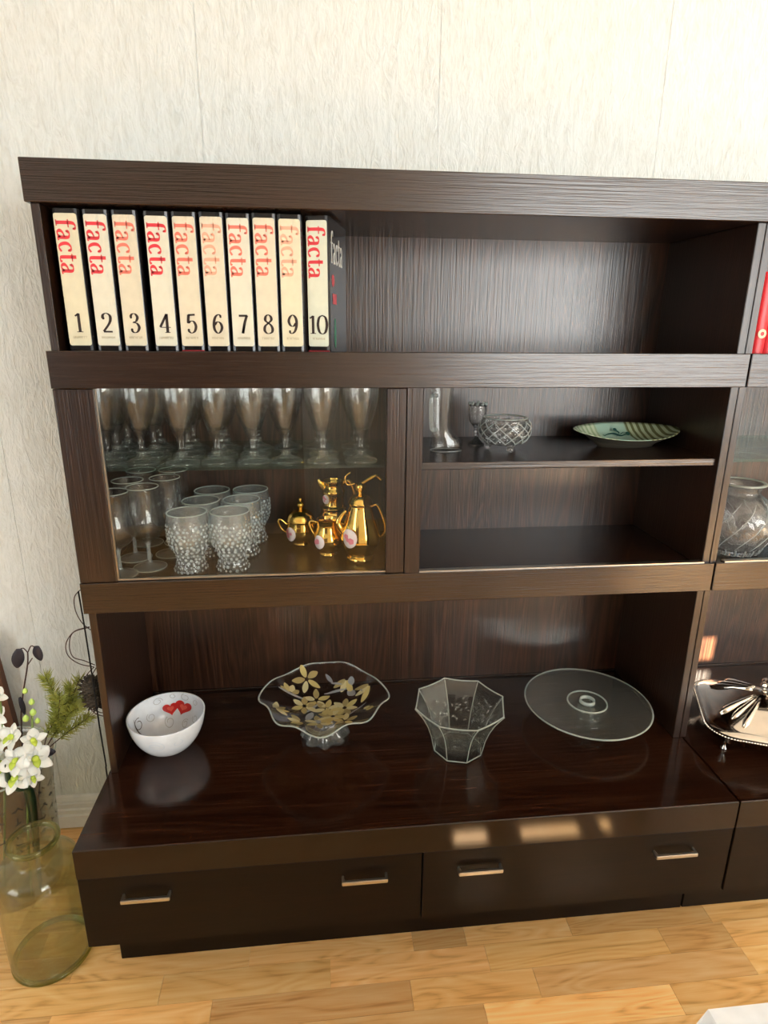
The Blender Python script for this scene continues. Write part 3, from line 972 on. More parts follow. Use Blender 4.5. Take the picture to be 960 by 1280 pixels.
for lev in range(13):
    z = 0.008 + 0.0086 * lev
    cnt = int(2 * pi * prof_r(outer, z) / 0.0112)
    for q in range(cnt):
        a = 2 * pi * (q + 0.5 * (lev % 2) + rn3.uniform(-0.2, 0.2)) / cnt
        r = prof_r(outer, z) + 0.0002
        zz = z + rn3.uniform(-0.0015, 0.0015)
        d = Vector((cos(a), sin(a), 0.0))
        c = d * (r + 0.0006) + Vector((0, 0, zz))
        rr = rn3.uniform(0.0026, 0.0045)
        s1 = Vector((-sin(a), cos(a), 0))
        ring = [bm.verts.new(c + s1 * rr * cos(2 * pi * k / 6) + Vector((0, 0, 1)) * rr * sin(2 * pi * k / 6)) for k in range(6)]
        top = bm.verts.new(c + d * 0.0022)
        for k in range(6):
            bm.faces.new((ring[k], ring[(k + 1) % 6], top))
        bm.faces.new(ring[::-1])
finish('pebble_relief', bm, M_RELIEF, tum, kind='stuff')
bm = bmesh.new()
add_lathe(bm, [(0.0420 + 0.0014 * cos(2 * pi * k / 8), 0.1368 + 0.0014 * sin(2 * pi * k / 8)) for k in range(8)], 44)
finish('rim', bm, M_EDGE, tum, smooth=True)
for (x, y, lab) in ((0.3010, 0.0915, 'hammered glass goblet tumbler in the right column, front'), (0.2220, 0.1850, 'hammered glass goblet tumbler in the left column, middle'),
                    (0.3150, 0.1870, 'hammered glass goblet tumbler in the right column, middle'), (0.2330, 0.2790, 'hammered glass goblet tumbler in the left column, back'),
                    (0.3270, 0.2810, 'hammered glass goblet tumbler in the right column, back')):
    dup(tum, (x, y, CF), random.uniform(0, 3), lab, 'hammered glass tumblers')

# ---- gold coffee set
def medallion(parent, cx, cz, r, surf_r, yaw, tilt=0.0):
    """an oval porcelain picture on the belly, facing the angle yaw"""
    bm = bmesh.new()
    n = 20
    def P(u, v, off):
        a = yaw + u / surf_r
        return ((surf_r + off) * cos(a), (surf_r + off) * sin(a), cz + v)
    ring0 = [bm.verts.new(P(r * 0.86 * cos(2 * pi * k / n), r * sin(2 * pi * k / n), 0.0004)) for k in range(n)]
    ring1 = [bm.verts.new(P(r * 0.74 * cos(2 * pi * k / n), r * 0.88 * sin(2 * pi * k / n), 0.0022)) for k in range(n)]
    c = bm.verts.new(P(0, 0, 0.0030))
    for k in range(n):
        j = (k + 1) % n
        bm.faces.new((ring0[k], ring0[j], ring1[j], ring1[k]))
        bm.faces.new((ring1[k], ring1[j], c))
    md = finish('medallion', bm, M_PALEPINK, parent, smooth=True, label='oval pale porcelain medallion with pink roses')
    bm = bmesh.new()
    rnd = random.Random(int(r * 1e5))
    for q in range(4):
        u0, v0, rr = rnd.uniform(-0.4, 0.3) * r, rnd.uniform(-0.4, 0.5) * r, r * rnd.uniform(0.22, 0.36)
        bm.faces.new([bm.verts.new(P(u0 + rr * (0.8 + 0.2 * (k % 2)) * cos(2 * pi * k / 10), v0 + rr * (0.8 + 0.2 * (k % 2)) * sin(2 * pi * k / 10), 0.0036)) for k in range(10)])
    finish('rose', bm, M_PINK, md)

def gold_lathe(parent, name, outer, seg=36, fn=None, close_top=False):
    bm = bmesh.new()
    if close_top:
        add_lathe(bm, [(0, outer[0][1])] + outer + [(0, outer[-1][1])], seg, fn, closed=False)
    else:
        add_lathe(bm, wall_profile(outer, 0.0018, 0.006), seg, fn)
    return finish(name, bm, M_GOLD, parent, smooth=True)

def ear(parent, name, pts, r, taper=None):
    bm = bmesh.new()
    P = spline(pts, 6)
    n = len(P)
    rr = [r * (1.0 - 0.35 * abs(2 * i / (n - 1) - 1)) for i in range(n)] if taper is None else [taper[0] + (taper[1] - taper[0]) * i / (n - 1) for i in range(n)]
    add_tube(bm, P, rr, 8)
    return finish(name, bm, M_GOLD, parent, smooth=True)

ribs = lambda r, z, t: (r * (1 + 0.016 * cos(10 * t)), z)
# sugar bowl
t = thing('gold_sugar_bowl', 'small lidded gold sugar bowl, leftmost of the gold set', 'bowl', (0.4505, 0.2465, CF))
gold_lathe(t, 'body', resample([(0.021, 0.0), (0.023, 0.004), (0.021, 0.009), (0.030, 0.016), (0.0370, 0.030), (0.0375, 0.044), (0.034, 0.056), (0.0335, 0.062), (0.036, 0.064)], 3), 40, ribs)
gold_lathe(t, 'lid', resample([(0.0365, 0.0645), (0.0345, 0.068), (0.029, 0.080), (0.018, 0.089), (0.006, 0.092), (0.0045, 0.095), (0.0085, 0.101), (0.0085, 0.106), (0.0045, 0.111), (0.0025, 0.113), (0.0040, 0.117), (0.002, 0.121)], 3), 32, None, True)
ear(t, 'handle', [(-0.034, 0, 0.052), (-0.050, 0, 0.066), (-0.056, 0, 0.060), (-0.050, 0, 0.044), (-0.0365, 0, 0.030)], 0.0032)
ear(t, 'handle', [(0.034, 0, 0.052), (0.050, 0, 0.056), (0.058, 0, 0.046), (0.050, 0, 0.030), (0.0365, 0, 0.028)], 0.0032)
medallion(t, 0, 0.036, 0.018, 0.0385, radians(-108 - 24))
# cream jug in front
t = thing('gold_cream_cup', 'small gold two handled cup standing before the gold jug', 'cup', (0.5170, 0.1650, CF))
gold_lathe(t, 'body', resample([(0.0195, 0.0), (0.0215, 0.004), (0.0185, 0.009), (0.024, 0.018), (0.0325, 0.032), (0.0330, 0.046), (0.0275, 0.062), (0.0245, 0.076), (0.0275, 0.088), (0.0285, 0.090)], 3), 40, ribs)
ear(t, 'handle', [(-0.026, 0, 0.082), (-0.040, 0, 0.086), (-0.044, 0, 0.076), (-0.038, 0, 0.060), (-0.030, 0, 0.050)], 0.0030)
ear(t, 'handle', [(0.026, 0, 0.080), (0.044, 0, 0.072), (0.046, 0, 0.050), (0.036, 0, 0.036), (0.031, 0, 0.034)], 0.0034)
medallion(t, 0, 0.041, 0.017, 0.0345, radians(-90 - 40))
# tall gold jug behind
t = thing('gold_jug', 'tall gold jug with long curved handle behind the small gold cup', 'jug', (0.5330, 0.2560, CF))
gold_lathe(t, 'body', resample([(0.026, 0.0), (0.028, 0.006), (0.026, 0.014), (0.038, 0.034), (0.0420, 0.055), (0.036, 0.074), (0.0305, 0.086), (0.0335, 0.094), (0.0275, 0.099), (0.0255, 0.110), (0.0265, 0.124), (0.0290, 0.134), (0.0255, 0.142), (0.0235, 0.150), (0.0265, 0.158), (0.0275, 0.162)], 3), 40, ribs)
ear(t, 'spout', [(-0.018, 0, 0.140), (-0.030, 0, 0.152), (-0.036, 0, 0.166)], 0.006, (0.010, 0.004))
ear(t, 'handle', [(0.022, 0, 0.152), (0.038, 0, 0.160), (0.050, 0, 0.140), (0.056, 0, 0.105), (0.056, 0, 0.075), (0.041, 0, 0.056)], 0.006, (0.0045, 0.0085))
medallion(t, 0, 0.118, 0.012, 0.0275, radians(-90 - 46))
# coffee pot
t = thing('gold_coffee_pot', 'tallest gold coffee pot with round handle at the door post', 'coffee pot', (0.5920, 0.1230, CF))
gold_lathe(t, 'body', resample([(0.030, 0.0), (0.0325, 0.005), (0.0305, 0.012), (0.027, 0.016), (0.036, 0.030), (0.0445, 0.046), (0.0450, 0.062), (0.040, 0.084), (0.033, 0.106), (0.0265, 0.126), (0.0245, 0.134), (0.0275, 0.140)], 3), 44, ribs)
gold_lathe(t, 'lid', resample([(0.0285, 0.1405), (0.0265, 0.145), (0.022, 0.154), (0.012, 0.160), (0.0065, 0.163), (0.0055, 0.166), (0.010, 0.171), (0.0115, 0.179), (0.009, 0.185), (0.004, 0.188)], 3), 32, None, True)
ear(t, 'handle', [(0.024, 0, 0.130), (0.038, 0, 0.134), (0.050, 0, 0.110), (0.058, 0, 0.082), (0.056, 0, 0.066), (0.043, 0, 0.052)], 0.0045)
ear(t, 'handle_curl', [(0.056, 0, 0.080), (0.066, 0, 0.092), (0.068, 0, 0.106)], 0.003)
ear(t, 'finial_scroll', [(-0.012, 0.0, 0.186), (-0.030, 0.0, 0.184), (-0.034, 0.0, 0.202), (-0.022, 0.0, 0.212)], 0.0022)
ear(t, 'finial_scroll', [(0.004, 0.0, 0.186), (0.020, 0.0, 0.196), (0.036, 0.0, 0.203), (0.048, 0.0, 0.193)], 0.0052)
ear(t, 'spout', [(-0.040, 0, 0.070), (-0.052, 0, 0.092), (-0.046, 0, 0.108), (-0.034, 0, 0.122)], 0.0055, (0.0085, 0.0032))
medallion(t, 0, 0.066, 0.023, 0.0462, radians(-90 - 38))

# ------------------------------------------------------------------ open niche, upper shelf
SZ = 1.1545
# glass boot
def boot_ring(z, x0, x1, hw, n=28, p=2.3):
    out = []
    for k in range(n):
        a = 2 * pi * k / n
        c_, s_ = cos(a), sin(a)
        q = (abs(c_) ** p + abs(s_) ** p) ** (-1 / p)
        out.append((0.80 * ((x0 + x1) / 2 + (x1 - x0) / 2 * c_ * q), 0.88 * hw * s_ * q * (1.0 - 0.15 * max(0, c_)), z))
    return out
secs = [(0.0, -0.027, 0.056, 0.0225), (0.003, -0.029, 0.060, 0.0245), (0.012, -0.029, 0.063, 0.0255), (0.020, -0.028, 0.062, 0.0250), (0.028, -0.027, 0.056, 0.0240), (0.036, -0.0265, 0.043, 0.0235), (0.044, -0.0265, 0.033, 0.0232),
        (0.056, -0.027, 0.0275, 0.0240), (0.080, -0.028, 0.0275, 0.0255), (0.110, -0.030, 0.030, 0.0285), (0.140, -0.032, 0.0335, 0.0315), (0.170, -0.0335, 0.036, 0.0340), (0.188, -0.034, 0.0365, 0.0345)]
bm = bmesh.new()
rings = [[bm.verts.new(p) for p in boot_ring(*s)] for s in secs]
th = 0.003
rings += [[bm.verts.new(p) for p in boot_ring(z, a + th, b_ - th, h - th)] for z, a, b_, h in secs[::-1] if z > 0.01]
for k in range(len(rings) - 1):
    for i in range(28):
        j = (i + 1) % 28
        bm.faces.new((rings[k][i], rings[k][j], rings[k + 1][j], rings[k + 1][i]))
bm.faces.new(rings[0][::-1])
bm.faces.new(rings[-1])
t = thing('glass_boot', 'clear glass boot shaped mug with handle on the wooden shelf', 'mug', (0.7790, 0.1480, SZ))
finish('boot', bm, M_GLASS, t, smooth=True, sharp=70)
bm = bmesh.new()
rp = [Vector((p[0], p[1], 0.0015)) for p in boot_ring(0.0, -0.0285, 0.0605, 0.0250)]
add_tube(bm, rp + [rp[0]], 0.0014, 6, cap=False)
finish('sole_edge', bm, M_STEMG, t, smooth=True)
bm = bmesh.new()
add_tube(bm, spline([(-0.016, -0.018, 0.128), (-0.026, -0.027, 0.129), (-0.030, -0.031, 0.116), (-0.028, -0.029, 0.072), (-0.025, -0.026, 0.054), (-0.014, -0.016, 0.052)], 6), 0.0050, 10)
finish('handle', bm, M_STEMG, t, smooth=True)
# small moulded goblet
outer = resample([(0.019, 0.0), (0.0200, 0.003), (0.014, 0.007), (0.0055, 0.016), (0.0045, 0.026), (0.0085, 0.032), (0.0055, 0.038), (0.011, 0.046), (0.0195, 0.058), (0.0215, 0.076), (0.0215, 0.098)], 3)
def knobs(r, z, t):
    if z > 0.042:
        return r + 0.0017 * sin(6 * t) * sin(z * 420), z
    return r, z
bm = bmesh.new()
add_lathe(bm, wall_profile(outer, 0.0035, 0.048, True), 40, knobs)
t = thing('small_goblet', 'small clear moulded goblet behind the crystal bowl', 'glass', (0.8830, 0.2250, SZ))
finish('goblet', bm, M_CRYSTAL, t, smooth=True)
bm = bmesh.new()
for k in range(10):
    a = 2 * pi * k / 10
    add_ball(bm, (0.0205 * cos(a), 0.0205 * sin(a), 0.099), 0.0036, 8, 5)
finish('bead_rim', bm, M_EDGE, t, smooth=True)
# cut crystal bowl on feet
def diamond(r, z, t):
    if 0.022 < z < 0.072 and r > 0.03:
        k = min(1, (z - 0.022) / 0.006, (0.072 - z) / 0.006)
        d = min(abs(sin(6 * t + z * 130)), abs(sin(6 * t - z * 130)))
        return r - 0.0058 * k * (1 - d) ** 2, z
    return r, z
outer = resample([(0.030, 0.0155), (0.044, 0.0200), (0.0555, 0.033), (0.0605, 0.048), (0.0590, 0.062), (0.0530, 0.073), (0.0510, 0.077)], 7)
inner = [(r - 0.0085 + 100, z) for r, z in outer if z > 0.023][::-1]
bm = bmesh.new()
add_lathe(bm, [(0, 0.0150)] + outer + inner + [(0, 0.0225)], 144, diamond)
t = thing('crystal_bowl', 'round cut crystal bowl on ball feet on the wooden shelf', 'bowl', (0.9270, 0.1420, SZ), radians(8))
finish('bowl', bm, M_CRYSTAL, t, smooth=True, sharp=35)
bm = bmesh.new()
for fam in (-1, 1):
    for k in range(13):
        pts = []
        for q in range(13):
            z = 0.0215 + 0.0515 * q / 12
            a = 2 * pi * k / 13 + fam * (z - 0.022) * 20
            r = prof_r(outer, z) + 0.0003
            pts.append((r * cos(a), r * sin(a), z))
        add_tube(bm, pts, 0.0012, 4)
finish('cut_net', bm, M_RELIEF, t, kind='stuff')
bm = bmesh.new()
add_lathe(bm, [(0.0478 + 0.0030 * cos(2 * pi * k / 8), 0.0772 + 0.0015 * sin(2 * pi * k / 8)) for k in range(8)], 48)
finish('rim', bm, M_EDGE, t, smooth=True)
for k in range(3):
    a = radians(-90 + 120 * k)
    bm = bmesh.new()
    add_ball(bm, (0.037 * cos(a), 0.037 * sin(a), 0.0085), 0.0085, 10, 7)
    add_ball(bm, (0.033 * cos(a), 0.033 * sin(a), 0.0165), 0.0085, 10, 7)
    finish('foot', bm, M_CRYSTAL, t, smooth=True)

# boat shaped ceramic dish
def boat_dish():
    m, nt, b, out = mat('celadon_glaze_striped')
    v = coords(nt, (1, 1, 1))
    sep = nt.nodes.new('ShaderNodeSeparateXYZ')
    nt.links.new(v, sep.inputs[0])
    w = N(nt, 'ShaderNodeTexWave', Scale=22.0, Distortion=1.2, Detail=1.0)
    w.bands_direction = 'X'
    nt.links.new(coords(nt, (1, 0.45, 0)), w.inputs['Vector'])
    stripes = ramp(nt, [(0.35, (0.16, 0.17, 0.07)), (0.55, (0.52, 0.60, 0.38))], w.outputs['Fac'])
    left = ramp(nt, [(0.30, (0.40, 0.52, 0.30)), (0.55, (0.66, 0.74, 0.52))], w.outputs['Fac'])
    def band(edge, soft, inp):
        mr = N(nt, 'ShaderNodeMapRange')
        mr.inputs[1].default_value = edge - soft
        mr.inputs[2].default_value = edge + soft
        nt.links.new(inp, mr.inputs[0])
        return mr.outputs[0]
    mid = nt.nodes.new('ShaderNodeRGB')
    mid.outputs[0].default_value = (0.46, 0.66, 0.52, 1)
    m1 = N(nt, 'ShaderNodeMix'); m1.data_type = 'RGBA'
    nt.links.new(band(-0.055, 0.004, sep.outputs[0]), m1.inputs[0])
    nt.links.new(left.outputs[0], m1.inputs[6]); nt.links.new(mid.outputs[0], m1.inputs[7])
    m2 = N(nt, 'ShaderNodeMix'); m2.data_type = 'RGBA'
    nt.links.new(band(0.025, 0.004, sep.outputs[0]), m2.inputs[0])
    nt.links.new(m1.outputs[2], m2.inputs[6]); nt.links.new(stripes.outputs[0], m2.inputs[7])
    nt.links.new(m2.outputs[2], b.inputs['Base Color'])
    b.inputs['Roughness'].default_value = 0.15
    return m
M_BOAT = boat_dish()
M_BOATU = plain('shade_painted_underside', (0.085, 0.075, 0.055), 0.4)  # dark tone paints in the shadow under the dish
def boat_ring(s, z, wk, n=40):
    out = []
    for k in range(n):
        a = 2 * pi * k / n
        c_, s_ = cos(a), sin(a)
        x = 0.136 * s * c_
        y = wk * (abs(s_) ** 1.25) * (1 if s_ >= 0 else -1)
        lift = 0.006 * abs(c_) ** 3 * (s > 0.7)
        out.append((x, y, z + lift + (0.16 * y if z > 0.015 else 0.0)))
    return out
t = thing('boat_dish', 'green glazed boat shaped ceramic dish with striped ends on the wooden shelf', 'dish', (1.2430, 0.1800, SZ), radians(2))
bm = bmesh.new()
us = [(0.52, 0.0, 0.030), (0.56, 0.006, 0.034), (0.78, 0.022, 0.054), (1.0, 0.036, 0.072)]
rings = [[bm.verts.new(p) for p in boot_] for boot_ in [boat_ring(*u) for u in us]]
for k in range(len(rings) - 1):
    for i in range(40):
        j = (i + 1) % 40
        bm.faces.new((rings[k][i], rings[k][j], rings[k + 1][j], rings[k + 1][i]))
bm.faces.new(rings[0][::-1])
finish('underside', bm, M_BOATU, t, smooth=True, label='grey brown underside with shade painted in')
bm = bmesh.new()
us = [(1.0, 0.036, 0.072), (0.985, 0.0375, 0.070), (0.90, 0.033, 0.063), (0.74, 0.0225, 0.050), (0.45, 0.0155, 0.030), (0.1, 0.0152, 0.006)]
rings = [[bm.verts.new(p) for p in boot_] for boot_ in [boat_ring(*u) for u in us]]
for k in range(len(rings) - 1):
    for i in range(40):
        j = (i + 1) % 40
        bm.faces.new((rings[k][i], rings[k][j], rings[k + 1][j], rings[k + 1][i]))
bm.faces.new(rings[-1])
finish('glazed_bowl', bm, M_BOAT, t, smooth=True)
# painted sprig inside, on the far slope
bm = bmesh.new()
def boat_pt(u, v):
    # u along x, v up the far inner slope 0..1
    yy = 0.020 + 0.030 * v
    zz = 0.0125 + 0.0215 * v
    return (u, yy, zz + 0.0012 + 0.16 * yy)
for pts in ([(-0.045, 0.15), (-0.02, 0.35), (0.0, 0.15), (0.018, 0.30)], [(-0.012, 0.1), (-0.002, 0.35), (-0.010, 0.62)], [(0.0, 0.28), (0.010, 0.42)]):
    P = spline([(a, b_, 0) for a, b_ in pts], 4)
    last = None
    for p in P:
        q = (bm.verts.new(boat_pt(p.x - 0.0016, p.y - 0.04)), bm.verts.new(boat_pt(p.x + 0.0016, p.y + 0.06)))
        if last:
            bm.faces.new((last[0], q[0], q[1], last[1]))
        last = q
for (u0, v0, r) in ((-0.010, 0.66, 0.005), (0.020, 0.32, 0.006), (-0.045, 0.16, 0.004)):
    bm.faces.new([bm.verts.new(boat_pt(u0 + r * cos(2 * pi * k / 8), v0 + r * 25 * sin(2 * pi * k / 8))) for k in range(8)])
finish('painted_sprig', bm, plain('dark_teal_glaze', (0.03, 0.10, 0.08), 0.2), t)

# ------------------------------------------------------------------ on the base top
# white bowl with hearts
t = thing('heart_bowl', 'white opal glass bowl with two red hearts painted inside', 'bowl', (0.1180, 0.0960, ZB))
R0, HB = 0.0900, 0.094
outer = resample([(0.038, 0.0), (0.042, 0.002), (0.058, 0.015), (0.074, 0.037), (0.0845, 0.062), (0.0895, 0.084), (0.0905, 0.094)], 4)
bm = bmesh.new()
bprof = wall_profile(outer, 0.0035, 0.005)
add_lathe(bm, bprof, 56)
bw = finish('bowl', bm, M_PORC, t, smooth=True)
def inner_r(z):
    for k in range(len(outer) - 1):
        if outer[k][1] <= z <= outer[k + 1][1] + 1e-9:
            f = (z - outer[k][1]) / max(1e-9, outer[k + 1][1] - outer[k][1])
            return outer[k][0] + f * (outer[k + 1][0] - outer[k][0])
    return outer[-1][0]
def bowl_in(ang, z, off=0.0012, inside=True):
    r = inner_r(z) - (0.0035 + off) if inside else inner_r(z) + off
    return (r * cos(ang), r * sin(ang), z)
def heart_pts(n=28):
    out = []
    for k in range(n):
        a = 2 * pi * k / n
        out.append((16 * sin(a) ** 3 / 17, (13 * cos(a) - 5 * cos(2 * a) - 2 * cos(3 * a) - cos(4 * a)) / 17))
    return out
for (a0, z0, s, rot) in ((97, 0.055, 0.0200, 0.15), (73, 0.058, 0.0235, -0.25)):
    for (mm, sc, off, nm) in ((M_HEART, 1.0, 0.0012, 'heart'), (M_HEARTL, 0.45, 0.0022, 'heart_middle')):
        bm = bmesh.new()
        def HP(u, v):
            uu, vv = (u * cos(rot) - v * sin(rot)) * s, (u * sin(rot) + v * cos(rot)) * s
            return bowl_in(radians(a0) - uu / 0.075, z0 + vv * 0.85, off)
        pts = [(p[0] * sc, p[1] * sc) for p in heart_pts()]
        prev = None
        for f in (0.33, 0.66, 1.0):
            ring = [bm.verts.new(HP(p[0] * f, p[1] * f)) for p in pts]
            if prev is None:
                bm.faces.new(ring)
            else:
                for k in range(len(ring)):
                    j = (k + 1) % len(ring)
                    bm.faces.new((prev[k], prev[j], ring[j], ring[k]))
            prev = ring
        finish(nm, bm, mm, bw, label='red painted heart' if nm == 'heart' else None)
def swirl(name, a0, z0, r, m, turns, w=0.0010, inside=True, start=0.0, sign=1):
    bm = bmesh.new()
    last = None
    n = int(26 * turns)
    for k in range(n + 1):
        f = k / n
        a = start + sign * 2 * pi * turns * f
        rr = r * (1 - 0.55 * f)
        pr = []
        for dr in (-w / 2, w / 2):
            uu, vv = (rr + dr) * cos(a), (rr + dr) * sin(a)
            pr.append(bm.verts.new(bowl_in(radians(a0) - uu / 0.075, max(0.006, min(0.0935, z0 + vv * 0.85)), 0.0012 if inside else 0.0006, inside)))
        if last:
            bm.faces.new((last[0], pr[0], pr[1], last[1]))
        last = pr
    finish(name, bm, m, bw)
for (a0, z0, r, tn, stt) in ((118, 0.078, 0.009, 1.2, 0), (92, 0.085, 0.006, 1.1, 1), (70, 0.083, 0.009, 1.0, 2), (48, 0.076, 0.007, 1.2, 0), (100, 0.026, 0.012, 1.2, 2), (62, 0.024, 0.009, 1.3, 1), (40, 0.042, 0.009, 1.2, 3), (135, 0.048, 0.010, 1.2, 2)):
    swirl('swirl', a0, z0, r * 1.25, M_SWIRL, tn, 0.0012, True, stt)
for (a0, z0, r, tn, stt) in ((165, 0.052, 0.017, 1.1, 1), (10, 0.050, 0.014, 1.1, 2)):
    swirl('dark_swirl', a0, z0, r, M_SWIRLB, tn, 0.0018, True, stt)
for (a0, zA, zB, da) in ((170, 0.018, 0.070, 6), (2, 0.030, 0.086, 8)):
    bm = bmesh.new()
    last = None
    for k in range(11):
        f = k / 10
        wv = 0.0018 * sin(pi * f) + 0.0004
        a = radians(a0 + da * sin(f * 3))
        pr = (bm.verts.new(bowl_in(a - wv / 0.07, zA + (zB - zA) * f)), bm.verts.new(bowl_in(a + wv / 0.07, zA + (zB - zA) * f)))
        if last:
            bm.faces.new((last[0], pr[0], pr[1], last[1]))
        last = pr
    finish('dark_twig_stroke', bm, M_SWIRLB, bw)
M_PALESW = plain('pale_blue_swirl', (0.66, 0.74, 0.82), 0.3)
swirl('outer_swirl', -95, 0.060, 0.020, M_PALESW, 1.3, 0.0022, False, 1)
swirl('outer_swirl', -62, 0.062, 0.012, M_PALESW, 0.8, 0.0022, False, 2)

# wavy glass dish on a lobed foot with gilded flowers
t = thing('wavy_glass_dish', 'clear wavy glass dish with gold and silver flowers on a lobed foot', 'dish', (0.4990, 0.1000, ZB))
def plate_R(a):
    return 1.0 + 0.030 * cos(8 * a + 0.4) + 0.045 * cos(4 * a + 0.6)
def plate_z(a, f):
    return 0.074 + 0.048 * f ** 2.2 + 0.0055 * f * f * cos(8 * a + 0.4 + pi) 
def plate_pt(a, f, off=0.0):
    r = 0.150 * f * (1 + (plate_R(a) - 1) * f * f)
    return (r * cos(a), r * sin(a), plate_z(a, f) + off)
NA, fs = 96, [0.0, 0.14, 0.28, 0.42, 0.55, 0.68, 0.79, 0.88, 0.95, 1.0]
bm = bmesh.new()
def plate_grid(off, flip):
    c = bm.verts.new(plate_pt(0, 0, off))
    g = [[bm.verts.new(plate_pt(2 * pi * i / NA, f, off)) for i in range(NA)] for f in fs[1:]]
    for i in range(NA):
        j = (i + 1) % NA
        bm.faces.new((c, g[0][i], g[0][j]))
        for k in range(len(g) - 1):
            bm.faces.new((g[k][i], g[k + 1][i], g[k + 1][j], g[k][j]))
    return g[-1]
up, dn_ = plate_grid(0.0, 0), plate_grid(-0.0042, 1)
for i in range(NA):
    j = (i + 1) % NA
    bm.faces.new((up[i], up[j], dn_[j], dn_[i]))
plate = finish('plate', bm, M_GLASS, t, smooth=True, sharp=60)
bm = bmesh.new()
rp = [Vector(plate_pt(2 * pi * i / NA, 1.0, -0.0020)) for i in range(NA)]
add_tube(bm, rp + [rp[0]], 0.0019, 6, cap=False)
finish('rim', bm, M_EDGE, t, smooth=True)
bm = bmesh.new()
def lobes(r, z, a):
    return r * (1 + 0.13 * cos(8 * a) * (1 - z / 0.08)), z
add_lathe(bm, [(0, 0.006), (0.036, 0.004), (0.050, 0.0), (0.056, 0.008), (0.052, 0.024), (0.038, 0.042), (0.026, 0.056), (0.030, 0.0695), (0, 0.0695)], 64, lobes, closed=False)
finish('foot', bm, M_FOOT, t, smooth=True)
def flower_patch(bm, cx, cy, ang, length, width, n=8):
    """one leaf or petal lying just under the plate"""
    L, Rr = [], []
    for k in range(n + 1):
        f = k / n
        w = width * sin(pi * (0.06 + 0.90 * f)) ** 0.8
        x = cx + length * f * cos(ang)
        y = cy + length * f * sin(ang)
        for s, lst in ((-1, L), (1, Rr)):
            px, py = x - s * w * sin(ang), y + s * w * cos(ang)
            a = atan2(py, px)
            rr = hypot(px, py) / 0.150
            # invert the radial stretch approximately
            ff = min(1.0, rr / (1 + (plate_R(a) - 1) * rr * rr))
            p = plate_pt(a, ff, 0.0010)
            lst.append(bm.verts.new((px, py, p[2] + (0.0 if s else 0))))
    for k in range(n):
        bm.faces.new((L[k], L[k + 1], Rr[k + 1], Rr[k]))
blooms = [(-0.045, 0.100, -100, 5, 0.034), (0.060, 0.095, -115, 3, 0.040), (0.118, 0.045, -160, 3, 0.040), (-0.050, 0.015, 60, 6, 0.030), (-0.020, 0.040, 20, 5, 0.030),
          (0.020, -0.030, 90, 8, 0.034), (0.050, 0.000, 30, 7, 0.030), (-0.120, -0.030, 30, 4, 0.034), (-0.055, -0.055, 200, 4, 0.028), (0.095, -0.045, 20, 3, 0.020), (0.005, 0.005, 45, 6, 0.028), (-0.015, -0.060, 10, 6, 0.030), (0.048, -0.062, 80, 5, 0.028), (-0.085, 0.050, 100, 4, 0.026)]
rnd = random.Random(3)
for (cx_, cy_, a0, npet, ln) in blooms:
    fl_ = None
    for k in range(npet):
        spread = 360 / npet if npet > 4 else 38
        a = radians(a0 + (k - (npet - 1) / 2) * spread)
        bm = bmesh.new()
        flower_patch(bm, cx_ + 0.005 * cos(a), cy_ + 0.005 * sin(a), a, ln * rnd.uniform(0.85, 1.1), 0.0078)
        finish('gold_petal', bm, (M_GOLDPT, M_GOLDPT2, M_GOLDPT3)[(k + len(plate.children)) % 3], plate, label='gilded petal' if k == 0 else None)
for (cx_, cy_, a, ln, wd) in ((0.005, 0.125, -60, 0.035, 0.005), (0.018, 0.095, -25, 0.032, 0.003), (-0.115, 0.055, -12, 0.075, 0.004), (0.0, 0.062, 5, 0.060, 0.004), (0.062, 0.062, -60, 0.030, 0.010), (-0.030, -0.010, -110, 0.040, 0.009),
                             (-0.012, 0.030, -130, 0.060, 0.004), (0.058, -0.040, 40, 0.060, 0.0025), (-0.005, -0.050, 200, 0.03, 0.008), (0.072, 0.098, -95, 0.024, 0.009), (0.090, 0.055, -70, 0.020, 0.0018)):
    bm = bmesh.new()
    flower_patch(bm, cx_, cy_, radians(a), ln, wd)
    finish('silver_leaf', bm, M_SILVPT, plate)

# octagonal flared pressed glass bowl
t = thing('octagonal_bowl', 'clear octagonal flared glass bowl with pressed sides on the base top', 'bowl', (0.8230, 0.0220, ZB), radians(-90 + 8))
def octa_ring(r, z, per=6):
    pts = []
    for k in range(8):
        a0, a1 = 2 * pi * k / 8, 2 * pi * (k + 1) / 8
        p0, p1 = Vector((r * cos(a0), r * sin(a0), z)), Vector((r * cos(a1), r * sin(a1), z))
        for q in range(per):
            f = q / per
            p = p0.lerp(p1, f)
            # rim dips gently between corners, sides slightly hollow
            k_ = sin(pi * f)
            dip = 0.003 * k_ * max(0, (z - 0.09) / 0.04) if z > 0.09 else 0
            pts.append(Vector((p.x, p.y, p.z - dip)))
    return pts
oprof = [(0.052, 0.0), (0.060, 0.004), (0.064, 0.020), (0.069, 0.045), (0.078, 0.072), (0.091, 0.098), (0.107, 0.121), (0.1125, 0.128)]
iprof = [(0.1085, 0.1285), (0.104, 0.123)]
PER = 16
def ip(z):
    pts = [(0.0500, 0.014), (0.058, 0.022), (0.064, 0.045), (0.073, 0.072), (0.086, 0.098), (0.104, 0.123)]
    for (r0, z0), (r1, z1) in zip(pts, pts[1:]):
        if z <= z1:
            return r0 + (r1 - r0) * (z - z0) / (z1 - z0)
    return pts[-1][0]
iprof += [(ip(0.118 - 0.004 * k), 0.118 - 0.004 * k) for k in range(26)]
rn = random.Random(5)
petals = [[(rn.uniform(0.25, 0.75), rn.uniform(0.040, 0.108), rn.uniform(0.05, 0.09), rn.uniform(0.004, 0.007)) for q in range(13)] for k in range(8)]
bm = bmesh.new()
rings = []
